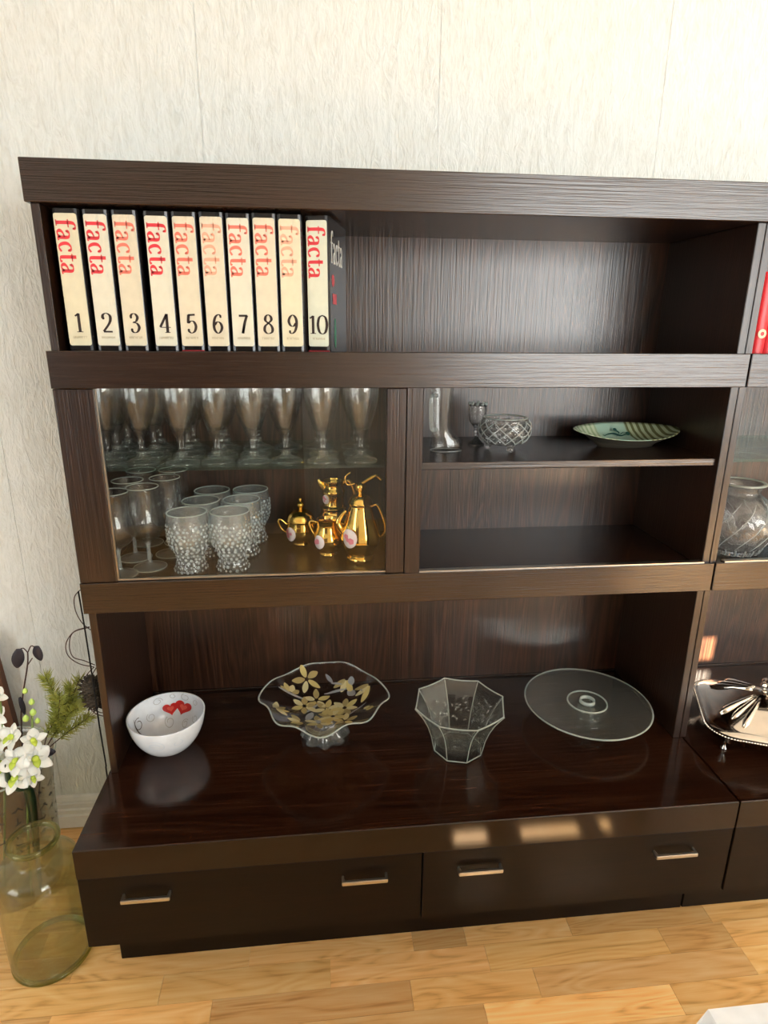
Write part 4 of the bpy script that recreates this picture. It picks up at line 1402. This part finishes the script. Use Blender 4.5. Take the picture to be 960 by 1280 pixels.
for qi, (r, z) in enumerate(oprof + iprof):
    ring = []
    for idx, p in enumerate(octa_ring(r, z, PER)):
        if qi > len(oprof) + 1:
            f = (idx % PER) / PER
            hgt = sum(math.exp(-((f - a) / w) ** 2 - ((z - b_) / h) ** 2) for a, b_, w, h in petals[idx // PER])
            p = p - Vector((p.x, p.y, 0)).normalized() * 0.0020 * min(1.3, hgt)
        ring.append(bm.verts.new(p))
    rings.append(ring)
studs = [(0.0098 * math.sqrt(k + 0.4) * cos(k * 2.399), 0.0098 * math.sqrt(k + 0.4) * sin(k * 2.399)) for k in range(24)]
for q in range(1, 12):
    r = 0.0500 * (1 - q / 12)
    ring = []
    for p in octa_ring(r, 0.014, PER):
        hgt = sum(math.exp(-((p.x - a) ** 2 + (p.y - b_) ** 2) / 0.0034 ** 2) for a, b_ in studs)
        ring.append(bm.verts.new((p.x, p.y, p.z + 0.0042 * min(1, hgt))))
    rings.append(ring)
n = 8 * PER
for k in range(len(rings) - 1):
    for i in range(n):
        j = (i + 1) % n
        bm.faces.new((rings[k][i], rings[k][j], rings[k + 1][j], rings[k + 1][i]))
bm.faces.new(rings[0][::-1])
bm.faces.new(rings[-1])
finish('bowl', bm, M_PRESS, t, smooth=True, sharp=28)
for k in range(8):
    a0 = 2 * pi * k / 8
    bm = bmesh.new()
    add_tube(bm, [((r + 0.0004) * cos(a0), (r + 0.0004) * sin(a0), z) for r, z in oprof[1:]], 0.0009, 6)
    finish('corner_ridge', bm, M_EDGE, t, smooth=True)
for k in range(8):
    am = 2 * pi * (k + 0.5) / 8
    rn2 = random.Random(40 + k)
    bm = bmesh.new()
    ca = cos(pi / 8)
    for q in range(16):
        v = rn2.uniform(0.042, 0.106)
        u = rn2.uniform(-0.32, 0.32) * ip(v)
        rr = (ip(v) - 0.0022) * ca
        nrm_ = Vector((-cos(am), -sin(am), 0.45)).normalized()
        c = Vector((rr * cos(am) - u * sin(am), rr * sin(am) + u * cos(am), v))
        a_ = rn2.uniform(0, 2 * pi)
        tdir = Vector((-sin(am), cos(am), 0)) * cos(a_) + Vector((0.5 * cos(am), 0.5 * sin(am), 0.87)) * sin(a_)
        petal_mesh(bm, c, tdir, nrm_, 0.0095, 0.0024, 0.15, 3)
    finish('pressed_flower', bm, M_FOOT, t, smooth=True)
bm = bmesh.new()
rp = octa_ring(0.1106, 0.1290, 8)
add_tube(bm, rp + [rp[0]], 0.0017, 6, cap=False)
finish('rim', bm, M_EDGE, t, smooth=True)
bm = bmesh.new()
rp = octa_ring(0.0600, 0.0036, 4)
add_tube(bm, rp + [rp[0]], 0.0014, 6, cap=False)
finish('base_edge', bm, M_EDGE, t, smooth=True)

# cake stand
t = thing('cake_stand', 'flat round seeded glass cake stand on the right of the base top', 'cake stand', (1.1850, 0.1050, ZB))
bm = bmesh.new()
add_lathe(bm, [(0, 0.0485), (0.025, 0.0480), (0.060, 0.0475), (0.150, 0.0505), (0.158, 0.0525), (0.1600, 0.0545), (0.158, 0.0560), (0.150, 0.0552), (0.060, 0.0525), (0.0, 0.0525)], 72, closed=False)
finish('plate', bm, M_FROST, t, smooth=True)
bm = bmesh.new()
add_lathe(bm, [(0.1595, 0.0520), (0.1618, 0.0545), (0.1595, 0.0570), (0.1575, 0.0545)], 72)
finish('rim', bm, M_EDGE, t, smooth=True)
bm = bmesh.new()
add_lathe(bm, wall_profile([(0.050, 0.0), (0.0535, 0.003), (0.050, 0.010), (0.030, 0.024), (0.022, 0.036), (0.026, 0.0470)], 0.004, 0.008), 48)
finish('foot', bm, M_PRESS, t, smooth=True)
for (r, h, w) in ((0.050, 0.0545, 0.0018), (0.018, 0.0600, 0.0022)):
    bm = bmesh.new()
    add_lathe(bm, [(r - w, 0.0526), (r + w, 0.0526), (r + w * 0.6, h + 0.001), (r - w * 0.6, h + 0.001)], 48)
    finish('raised_ring', bm, M_EDGE, t, smooth=True)

# ------------------------------------------------------------------ right-hand unit: vase, silver dish
def swirlcut(r, z, a):
    if 0.03 < z < 0.13:
        return r + 0.0050 * abs(sin(6 * a + z * 38)) * min(1, (z - 0.03) / 0.02, (0.13 - z) / 0.03), z
    if z <= 0.03 and r > 0.03:
        return r + 0.003 * abs(sin(10 * a)), z
    return r, z
outer = resample([(0.050, 0.0), (0.058, 0.003), (0.064, 0.016), (0.077, 0.040), (0.0850, 0.070), (0.0800, 0.105), (0.060, 0.135), (0.046, 0.148), (0.043, 0.156), (0.048, 0.168), (0.054, 0.174)], 5)
bm = bmesh.new()
add_lathe(bm, wall_profile(outer, 0.0085, 0.014, True), 96, swirlcut)
t = thing('round_crystal_vase', 'round crystal vase with swirling cuts and flared rim at right edge', 'vase', (1.5180, 0.1150, CF))
finish('vase', bm, M_CRYSTAL, t, smooth=True)
bm = bmesh.new()
for k in range(12):
    pts = []
    for q in range(17):
        z = 0.020 + 0.115 * q / 16
        a = 2 * pi * k / 12 + (z - 0.02) * 9
        r = prof_r(outer, z) + 0.0022
        pts.append((r * cos(a), r * sin(a), z))
    add_tube(bm, pts, [0.0004 + 0.0013 * sin(pi * q / 16) for q in range(17)], 5)
for k in range(20):
    a = 2 * pi * (k + 0.5) / 20
    pts = [((prof_r(outer, z) + 0.002) * cos(a + da), (prof_r(outer, z) + 0.002) * sin(a + da), z) for z, da in ((0.004, 0), (0.012, 0.03), (0.020, 0.0))]
    add_tube(bm, pts, 0.0022, 5)
finish('cut_swirl', bm, M_RELIEF, t, kind='stuff')
bm = bmesh.new()
add_lathe(bm, [(0.0510 + 0.0042 * cos(2 * pi * k / 8), 0.1735 + 0.0028 * sin(2 * pi * k / 8)) for k in range(8)], 56)
finish('rim', bm, M_EDGE, t, smooth=True)
outer = resample([(0.040, 0.0), (0.045, 0.003), (0.045, 0.05), (0.040, 0.09), (0.044, 0.14), (0.056, 0.19)], 4)
bm = bmesh.new()
add_lathe(bm, wall_profile(outer, 0.005, 0.012), 60, lambda r, z, a: (r * (1 + 0.02 * cos(12 * a)), z))
t = thing('tall_crystal_vase', 'tall pale crystal vase right beside the round one, mostly out of frame', 'vase', (1.6680, 0.1300, CF))
finish('vase', bm, glass('pale_blue_crystal', (0.90, 0.97, 1.0), 1.5, 0.4, 0.0, 0.06), t, smooth=True)

t = thing('silver_entree_dish', 'lidded silver serving dish on little feet at right edge', 'serving dish', (1.6060, 0.0000, ZB), radians(-23))
def rrect(hx, hy, r, n=7):
    pts = []
    for (sx, sy, a0) in ((1, -1, -90), (1, 1, 0), (-1, 1, 90), (-1, -1, 180)):
        for k in range(n):
            a = radians(a0 + 90 * k / (n - 1))
            pts.append((sx * (hx - r) + r * cos(a), sy * (hy - r) + r * sin(a)))
    return pts
def loft(bm, secs, cap0=True, cap1=True):
    rings = [[bm.verts.new((p[0], p[1], z)) for p in rrect(hx, hy, r)] for hx, hy, r, z in secs]
    n = len(rings[0])
    for k in range(len(rings) - 1):
        for i in range(n):
            j = (i + 1) % n
            bm.faces.new((rings[k][i], rings[k][j], rings[k + 1][j], rings[k + 1][i]))
    if cap0:
        bm.faces.new(rings[0][::-1])
    if cap1:
        bm.faces.new(rings[-1])
bm = bmesh.new()
loft(bm, [(0.115, 0.098, 0.05, 0.026), (0.133, 0.116, 0.055, 0.032), (0.141, 0.124, 0.058, 0.050), (0.151, 0.134, 0.062, 0.056), (0.153, 0.136, 0.063, 0.060), (0.147, 0.130, 0.060, 0.063)])
finish('tray', bm, M_SILVER, t, smooth=True, sharp=50)
bm = bmesh.new()
loft(bm, [(0.147, 0.130, 0.060, 0.0630), (0.143, 0.126, 0.058, 0.068), (0.133, 0.116, 0.052, 0.070), (0.125, 0.108, 0.048, 0.076), (0.075, 0.060, 0.030, 0.104), (0.025, 0.022, 0.012, 0.120)])
lid = finish('lid', bm, M_SILVER, t, smooth=True, sharp=50)
# beaded rim
bm = bmesh.new()
pp = rrect(0.1525, 0.1355, 0.0625, 16)
acc = []
for i in range(len(pp)):
    a, b_ = Vector(pp[i]), Vector(pp[(i + 1) % len(pp)])
    m_ = max(1, int((b_ - a).length / 0.006))
    for k in range(m_):
        acc.append(a.lerp(b_, k / m_))
for p in acc:
    add_ball(bm, (p.x, p.y, 0.0605), 0.0030, 6, 4)
finish('beaded_rim', bm, M_SILVER, t, smooth=True, kind='stuff')
# radiating flutes to the four corners of the lid
for sx in (-1, 1):
    for sy in (-1, 1):
        for q in (-1, 0, 1):
            bm = bmesh.new()
            p0 = Vector((sx * (0.030 + 0.004 * q), sy * (0.022 - 0.006 * q), 0.1195))
            p1 = Vector((sx * (0.096 + 0.022 * q), sy * (0.084 - 0.022 * q), 0.0825))
            P = [p0.lerp(p1, f / 6) for f in range(7)]
            add_tube(bm, P, [0.0025, 0.0045, 0.006, 0.0075, 0.0085, 0.008, 0.003], 8)
            finish('lid_flute', bm, M_SILVER, lid, smooth=True)
bm = bmesh.new()
add_tube(bm, spline([(0, -0.045, 0.118), (0, -0.036, 0.136), (0, 0.0, 0.146), (0, 0.036, 0.136), (0, 0.045, 0.118)], 6), [0.006 + 0.003 * sin(k * 1.4) for k in range(25)], 10)
finish('lid_handle', bm, M_SILVER, lid, smooth=True)
for sx in (-1, 1):
    for sy in (-1, 1):
        bm = bmesh.new()
        add_lathe(bm, [(0, 0), (0.008, 0.0), (0.0085, 0.004), (0.004, 0.010), (0.006, 0.020), (0.013, 0.030), (0.014, 0.040), (0, 0.042)], 16, closed=False, c=(sx * 0.102, sy * 0.088, 0))
        finish('foot', bm, M_SILVER, t, smooth=True)

# ------------------------------------------------------------------ left of the cabinet
# green glass bottle vase
outer = resample([(0.074, 0.0), (0.084, 0.006), (0.0880, 0.020), (0.0890, 0.060), (0.0890, 0.150), (0.0890, 0.220), (0.0875, 0.245), (0.079, 0.266), (0.058, 0.278), (0.047, 0.284), (0.0440, 0.292), (0.0440, 0.318), (0.046, 0.326)], 4)
bm = bmesh.new()
add_lathe(bm, wall_profile(outer, 0.0038, 0.012), 64, lambda r, z, a: (r + 0.0008 * sin(3 * a + z * 20), z))
t = thing('green_bottle_vase', 'squat pale green glass bottle vase standing on the floor by the base', 'vase', (-0.1530, -0.0600, 0.0))
finish('body', bm, M_GREEN, t, smooth=True)
bm = bmesh.new()
add_lathe(bm, [(0.0500 + 0.0055 * cos(2 * pi * k / 12), 0.3280 + 0.0075 * sin(2 * pi * k / 12)) for k in range(12)], 56)
finish('rolled_rim', bm, glass('olive_rim_glass', (0.80, 0.82, 0.60), 1.45, 0.4), t, smooth=True)

# tall etched glass pot with flowers
PX, PY, PH = -0.320, 0.150, 0.385
bm = bmesh.new()
add_lathe(bm, [(0.0815 + 0.0065 * cos(2 * pi * k / 10), 0.0072 + 0.0065 * sin(2 * pi * k / 10)) for k in range(10)], 56)
finish('base_ring', bm, glass('olive_base_glass', (0.72, 0.76, 0.50), 1.45, 0.4), bpy.data.objects['green_bottle_vase'], smooth=True)
t = thing('etched_glass_pot', 'tall smoky glass pot with dark etched marks holding the orchids', 'vase', (PX, PY, 0.0))
outer = resample([(0.095, 0.0), (0.102, 0.006), (0.106, 0.03), (0.110, 0.15), (0.116, 0.28), (0.126, 0.360), (0.134, 0.385)], 3)
bm = bmesh.new()
add_lathe(bm, wall_profile(outer, 0.005, 0.012), 60)
pot = finish('body', bm, M_POT, t, smooth=True)
bm = bmesh.new()
add_lathe(bm, [(0.1320 + 0.0026 * cos(2 * pi * k / 8), 0.3860 + 0.0026 * sin(2 * pi * k / 8)) for k in range(8)], 60)
finish('rim', bm, M_EDGE, t, smooth=True)
rnd = random.Random(11)
def pot_r(z):
    for k in range(len(outer) - 1):
        if outer[k][1] <= z <= outer[k + 1][1]:
            return outer[k][0] + (outer[k + 1][0] - outer[k][0]) * (z - outer[k][1]) / max(1e-9, outer[k + 1][1] - outer[k][1])
    return outer[-1][0]
for rowz in (0.315, 0.275, 0.235, 0.195):
    for q in range(9):
        a0 = radians(-115 + q * 16 + rnd.uniform(-3, 3))
        bm = bmesh.new()
        for st in range(rnd.randint(2, 3)):
            u0, v0 = rnd.uniform(-0.007, 0.007), rnd.uniform(-0.010, 0.010)
            an, ln = rnd.choice((0.3, 0.9, 1.57, 2.3, 2.8)), rnd.uniform(0.010, 0.018)
            w = 0.0013
            du, dv = cos(an) * ln / 2, sin(an) * ln / 2
            nu, nv = -sin(an) * w, cos(an) * w
            vs = []
            for (uu, vv) in ((u0 - du - nu, v0 - dv - nv), (u0 + du - nu, v0 + dv - nv), (u0 + du + nu, v0 + dv + nv), (u0 - du + nu, v0 - dv + nv)):
                z = rowz + vv
                r = pot_r(z) + 0.0008
                a = a0 + uu / r
                vs.append(bm.verts.new((r * cos(a), r * sin(a), z)))
            bm.faces.new(vs)
        finish('etched_mark', bm, M_MARK, pot)

def orchid(t, c, face, size, roll):
    fv = Vector(face).normalized()
    ref = Vector((0, 0, 1))
    e1 = (ref - fv * ref.dot(fv)).normalized()
    e2 = fv.cross(e1)
    bm = bmesh.new()
    C_ = Vector(c)
    prof_c = C_ + fv * size * 0.16
    add_ball(bm, prof_c, size * 0.20, 10, 6)
    petal_mesh(bm, prof_c, (fv * 0.7 - e1 * 0.8), fv, size * 0.55, size * 0.20, 0.4)
    lip = finish('flower_throat', bm, M_LIP, t, smooth=True, label='lime yellow orchid throat')
    for k in range(5):
        a = roll + 2 * pi * k / 5
        d = e1 * cos(a) + e2 * sin(a) + fv * 0.22
        bm = bmesh.new()
        petal_mesh(bm, C_, d, fv, size * (1.0 if k % 2 else 0.9), size * (0.42 if k in (1, 4) else 0.30), -0.15)
        finish('petal', bm, M_PETAL, lip, smooth=True)

camdir = (0.45, -0.75, 0.45)
def bud(t, c, size, d=(0.2, -0.2, 1)):
    bm = bmesh.new()
    c = Vector(c)
    d = Vector(d).normalized()
    P = [c + d * size * f for f in (0, 0.2, 0.45, 0.7, 0.9, 1.0)]
    add_tube(bm, P, [size * q for q in (0.06, 0.26, 0.34, 0.24, 0.10, 0.02)], 8)
    finish('bud', bm, M_BUD, t, smooth=True)

t = thing('orchid_spray', 'white orchid spray with lime throats and buds, nearest the cabinet', 'flower', (-0.262, 0.085, 0.02))
loc = Vector((-0.262, 0.085, 0.02))
def L(p):
    return tuple(Vector(p) - loc)
bm = bmesh.new()
add_tube(bm, spline([L((-0.262, 0.085, 0.02)), L((-0.235, 0.080, 0.25)), L((-0.205, 0.070, 0.40)), L((-0.185, 0.070, 0.49)), L((-0.176, 0.075, 0.56))], 6), 0.0028, 8)
finish('stem', bm, M_STEM, t, smooth=True)
for (p, f, s, r) in (((-0.180, 0.060, 0.450), (0.5, -0.7, 0.4), 0.042, 0.2), ((-0.215, 0.050, 0.455), (-0.1, -0.8, 0.5), 0.040, 0.8), ((-0.225, 0.050, 0.408), (0.0, -0.8, 0.55), 0.042, 0.4),
                     ((-0.178, 0.060, 0.500), (0.5, -0.6, 0.5), 0.032, 1.0), ((-0.222, 0.062, 0.510), (-0.3, -0.6, 0.6), 0.036, 0.1), ((-0.190, 0.055, 0.402), (0.5, -0.7, 0.4), 0.026, 0.5)):
    orchid(t, L(p), f, s, r)
for (p, s) in (((-0.190, 0.07, 0.545), 0.022), ((-0.172, 0.07, 0.560), 0.022), ((-0.176, 0.08, 0.582), 0.020), ((-0.186, 0.08, 0.612), 0.018), ((-0.168, 0.075, 0.535), 0.018)):
    bud(t, L(p), s)

loc = Vector((-0.345, 0.120, 0.02))
t = thing('orchid_spray', 'white orchid spray at the very left edge of the photo', 'flower', tuple(loc))
bm = bmesh.new()
add_tube(bm, spline([L((-0.345, 0.120, 0.02)), L((-0.290, 0.100, 0.30)), L((-0.262, 0.085, 0.46)), L((-0.245, 0.080, 0.56)), L((-0.243, 0.080, 0.70))], 6), 0.0028, 8)
finish('stem', bm, M_STEM, t, smooth=True)
for (p, f, s, r) in (((-0.262, 0.075, 0.560), (0.3, -0.8, 0.4), 0.034, 0.3), ((-0.258, 0.072, 0.505), (0.2, -0.8, 0.4), 0.036, 0.9), ((-0.262, 0.070, 0.435), (0.2, -0.8, 0.4), 0.044, 0.1),
                     ((-0.280, 0.060, 0.475), (-0.2, -0.8, 0.4), 0.040, 0.5), ((-0.250, 0.078, 0.610), (0.3, -0.8, 0.4), 0.028, 0.6)):
    orchid(t, L(p), f, s, r)
for (p, s) in (((-0.246, 0.08, 0.640), 0.022), ((-0.240, 0.08, 0.662), 0.022), ((-0.243, 0.08, 0.690), 0.018)):
    bud(t, L(p), s)

# dark strap leaf
loc = Vector((-0.245, 0.095, 0.02))
t = thing('strap_leaf', 'long dark green pointed leaf standing before the white orchids', 'leaf', tuple(loc))
bm = bmesh.new()
P = spline([L((-0.245, 0.095, 0.02)), L((-0.212, 0.070, 0.33)), L((-0.222, 0.045, 0.375)), L((-0.236, 0.040, 0.41)), L((-0.238, 0.042, 0.452))], 6)
last = None
n = len(P)
for k, p in enumerate(P):
    f = k / (n - 1)
    w = 0.012 * min(1, f * 3 + 0.2) * (1 - max(0, (f - 0.55) / 0.45) ** 1.5) + 0.0004
    q = [bm.verts.new(p + Vector((-w, 0.003 * f, 0))), bm.verts.new(p + Vector((0, -0.003, 0))), bm.verts.new(p + Vector((w, 0.003, 0))), bm.verts.new(p + Vector((0, 0.001, 0)))]
    if last:
        for a in range(4):
            bm.faces.new((last[a], q[a], q[(a + 1) % 4], last[(a + 1) % 4]))
    last = q
finish('blade', bm, M_LEAFDK, t, smooth=True)

# dark oval leaf sprig
loc = Vector((-0.290, 0.140, 0.02))
t = thing('oval_leaf_sprig', 'thin brown sprig with dark oval leaves rising above the orchids', 'twig', tuple(loc))
bm = bmesh.new()
add_tube(bm, spline([L((-0.290, 0.140, 0.02)), L((-0.238, 0.130, 0.46)), L((-0.222, 0.130, 0.56)), L((-0.196, 0.130, 0.655)), L((-0.190, 0.130, 0.690))], 6), 0.0018, 6)
for pts in ([(-0.190, 0.130, 0.690), (-0.198, 0.13, 0.702), (-0.208, 0.13, 0.698)], [(-0.190, 0.130, 0.690), (-0.180, 0.13, 0.707), (-0.172, 0.13, 0.703)], [(-0.197, 0.130, 0.655), (-0.182, 0.13, 0.675)]):
    add_tube(bm, spline([L(p) for p in pts], 4), 0.0013, 6)
finish('stem', bm, M_TWIG, t, smooth=True)
def oval(t, c, d, up, ln, wd):
    bm = bmesh.new()
    petal_mesh(bm, L(c), d, up, ln, wd, 0.05, 8)
    finish('leaf', bm, M_LEAFBLK, t, smooth=True)
oval(t, (-0.206, 0.128, 0.702), (-0.25, 0, -1), (0.3, -1, 0.2), 0.052, 0.0135)
oval(t, (-0.166, 0.128, 0.708), (0.06, 0, -1), (-0.2, -1, 0.1), 0.040, 0.0125)
oval(t, (-0.224, 0.126, 0.575), (0.10, 0, -1), (0.9, -1, 0.0), 0.050, 0.0060)
oval(t, (-0.190, 0.110, 0.432), (1, 0.0, -0.1), (0.1, -1, 0.2), 0.034, 0.0120)

# yellow green conifer sprig
loc = Vector((-0.300, 0.180, 0.02))
t = thing('conifer_sprig', 'bushy yellow green needle sprig between the orchids and the cabinet', 'plant', tuple(loc))
rnd = random.Random(21)
stems = [[(-0.300, 0.180, 0.02), (-0.205, 0.150, 0.40), (-0.160, 0.140, 0.50), (-0.150, 0.135, 0.570), (-0.160, 0.130, 0.622)],
         [(-0.205, 0.150, 0.40), (-0.140, 0.140, 0.500), (-0.105, 0.135, 0.560)],
         [(-0.205, 0.150, 0.40), (-0.150, 0.140, 0.485), (-0.085, 0.135, 0.610)],
         [(-0.160, 0.140, 0.50), (-0.125, 0.138, 0.545), (-0.110, 0.135, 0.590)],
         [(-0.205, 0.150, 0.40), (-0.140, 0.145, 0.455), (-0.080, 0.140, 0.500)],
         [(-0.150, 0.140, 0.485), (-0.100, 0.140, 0.530), (-0.072, 0.135, 0.570)],
         [(-0.160, 0.150, 0.460), (-0.120, 0.125, 0.520), (-0.090, 0.115, 0.545)], [(-0.165, 0.150, 0.460), (-0.140, 0.125, 0.530), (-0.128, 0.115, 0.575)]]
bm = bmesh.new()
bn = bmesh.new()
for st in stems:
    P = spline([L(p) for p in st], 8)
    add_tube(bm, P, 0.0014, 5)
    for i in range(len(P) - 1):
        if (P[i] + loc).z < 0.44:
            continue
        d = (P[i + 1] - P[i]).normalized()
        for q in range(17):
            v = Vector((rnd.uniform(-1, 1), rnd.uniform(-1, 1), rnd.uniform(-1, 1)))
            v = (v - d * v.dot(d)).normalized()
            dir_ = (d * rnd.uniform(0.5, 1.2) + v).normalized()
            p0 = P[i].lerp(P[i + 1], rnd.random())
            ln = rnd.uniform(0.016, 0.030)
            add_tube(bn, [p0, p0 + dir_ * ln * 0.5, p0 + dir_ * ln], [0.0008, 0.0011, 0.0002], 3, cap=False)
finish('stem', bm, M_TWIG, t, smooth=True)
finish('needle', bn, M_NEEDLE, t, kind='stuff')

# red-brown wooden board leaning behind the pot, only its tapering top in view
t = thing('leaning_board', 'narrow red brown wooden board leaning on the wall behind the orchids', 'board', (-0.375, 0.315, 0.0))
bm = bmesh.new()
add_prism(bm, [(-0.06, 0.0), (0.05, 0.0), (0.028, 0.40), (0.010, 0.640), (-0.002, 0.650), (-0.06, 0.30)], 'y', -0.012, 0.010)
finish('plank', bm, M_BARK, t)

# twig wreath with a pine cone hanging beside the hutch, and the cord behind
t = thing('twig_hanging', 'hanging loops of thin brown twig and cones at the left cabinet side', 'decoration', (-0.045, 0.10, 0.50))
loc = Vector((-0.045, 0.10, 0.50))
def sidept(px_x, z, y=0.06):
    return (px_x, y, z)
loops = [[(-0.018, 0.05, 0.880), (-0.034, 0.05, 0.862), (-0.036, 0.05, 0.830), (-0.026, 0.05, 0.800), (-0.010, 0.05, 0.782)],
         [(-0.012, 0.05, 0.790), (-0.045, 0.05, 0.780), (-0.066, 0.05, 0.752), (-0.066, 0.05, 0.722), (-0.045, 0.05, 0.700), (-0.014, 0.05, 0.690)],
         [(-0.014, 0.055, 0.786), (-0.050, 0.055, 0.775), (-0.062, 0.055, 0.745), (-0.058, 0.055, 0.715), (-0.035, 0.055, 0.704), (-0.014, 0.055, 0.692)],
         [(-0.014, 0.05, 0.690), (-0.034, 0.05, 0.668), (-0.044, 0.05, 0.635), (-0.042, 0.05, 0.600), (-0.028, 0.05, 0.572), (-0.006, 0.05, 0.560)],
         [(-0.012, 0.055, 0.685), (-0.026, 0.055, 0.660), (-0.038, 0.055, 0.615), (-0.040, 0.055, 0.585), (-0.020, 0.055, 0.570), (-0.004, 0.055, 0.566)]]
for lp in loops:
    bm = bmesh.new()
    add_tube(bm, spline([L(p) for p in lp], 8), 0.0011, 6)
    finish('twig_loop', bm, M_TWIG, t, smooth=True)
for (c, s) in (((-0.028, 0.05, 0.640), 0.026), ((-0.024, 0.055, 0.604), 0.026)):
    c = Vector(L(c))
    bm = bmesh.new()
    add_ball(bm, c, s * 0.75, 12, 8, 1.1)
    cone = finish('pine_cone', bm, M_CONE, t, smooth=True, label='dark brown pine cone')
    bm = bmesh.new()
    for k in range(70):
        zf_ = -0.95 + 1.9 * (k + 0.5) / 70
        a = k * 2.399
        rr = math.sqrt(max(0, 1 - zf_ * zf_))
        d = Vector((rr * cos(a), rr * sin(a), zf_))
        petal_mesh(bm, c + d * s * 0.62, d + Vector((0, 0, 0.5)), Vector((0, 0, 1)), s * 0.50, s * 0.17, -0.1, 2)
    finish('cone_scale', bm, M_CONE, cone, kind='stuff')
bm = bmesh.new()
add_tube(bm, spline([(-0.012, 0.02, 0.888), (-0.010, 0.02, 0.80), (-0.009, 0.02, 0.68), (-0.009, 0.02, 0.56), (-0.007, 0.02, 0.455), (-0.012, 0.03, 0.42), (-0.014, 0.04, 0.2), (-0.03, 0.06, 0.005)], 6), 0.0018, 8)
tag(finish('power_cord', bm, M_CORD, smooth=True), 'black cord running down the left side of the hutch', 'cord')

# ------------------------------------------------------------------ table with a white cloth (its corner is in the frame)
TX0, TY1, TZ = 0.9075, -0.7905, 0.72
t = thing('dining_table', 'wooden dining table under the white cloth at the bottom right corner', 'table', (TX0 + 0.5, TY1 - 0.45, 0))
box('tabletop', -0.49, 0.20, -0.14, 0.44, 0.685, 0.7165, plain('table_wood', (0.10, 0.05, 0.025), 0.4), t)
for (sx, sy) in ((-0.3425, 0.40), (-0.45, -0.10), (0.16, 0.40), (0.16, -0.10)):
    if True:
        box('leg', sx - 0.025, sx + 0.025, sy - 0.025, sy + 0.025, 0, 0.685, plain('table_leg_wood', (0.10, 0.05, 0.025), 0.4), t)
bm = bmesh.new()
hang = 0.11
cx0, cx1, cy0, cy1 = TX0, TX0 + 0.705, TY1 - 0.60, TY1
per = []
NS = 40
def edge_pt(s):
    # s in 0..4 around the rectangle
    k = int(s) % 4
    f = s - int(s)
    c4 = [(cx0, cy0), (cx1, cy0), (cx1, cy1), (cx0, cy1)]
    a, b_ = c4[k], c4[(k + 1) % 4]
    return a[0] + (b_[0] - a[0]) * f, a[1] + (b_[1] - a[1]) * f
mx_, my_ = (cx0 + cx1) / 2, (cy0 + cy1) / 2
top, low = [], []
for q in range(4 * NS):
    s = q / NS
    x, y = edge_pt(s)
    d = Vector((x - mx_, y - my_, 0)).normalized()
    w = 0.012 + 0.008 * sin(s * 16)
    flare = 0.09 * math.exp(-((s - 3.0) / 0.05) ** 2)
    top.append(bm.verts.new((x, y, TZ)))
    low.append(bm.verts.new((x + d.x * w - flare, y + d.y * w - 0.3 * flare, TZ - hang)))
bm.faces.new(top)
n = len(top)
for i in range(n):
    j = (i + 1) % n
    bm.faces.new((top[i], low[i], low[j], top[j]))
tag(finish('tablecloth', bm, M_CLOTH), 'white tablecloth with a creased corner at the bottom right', 'tablecloth')
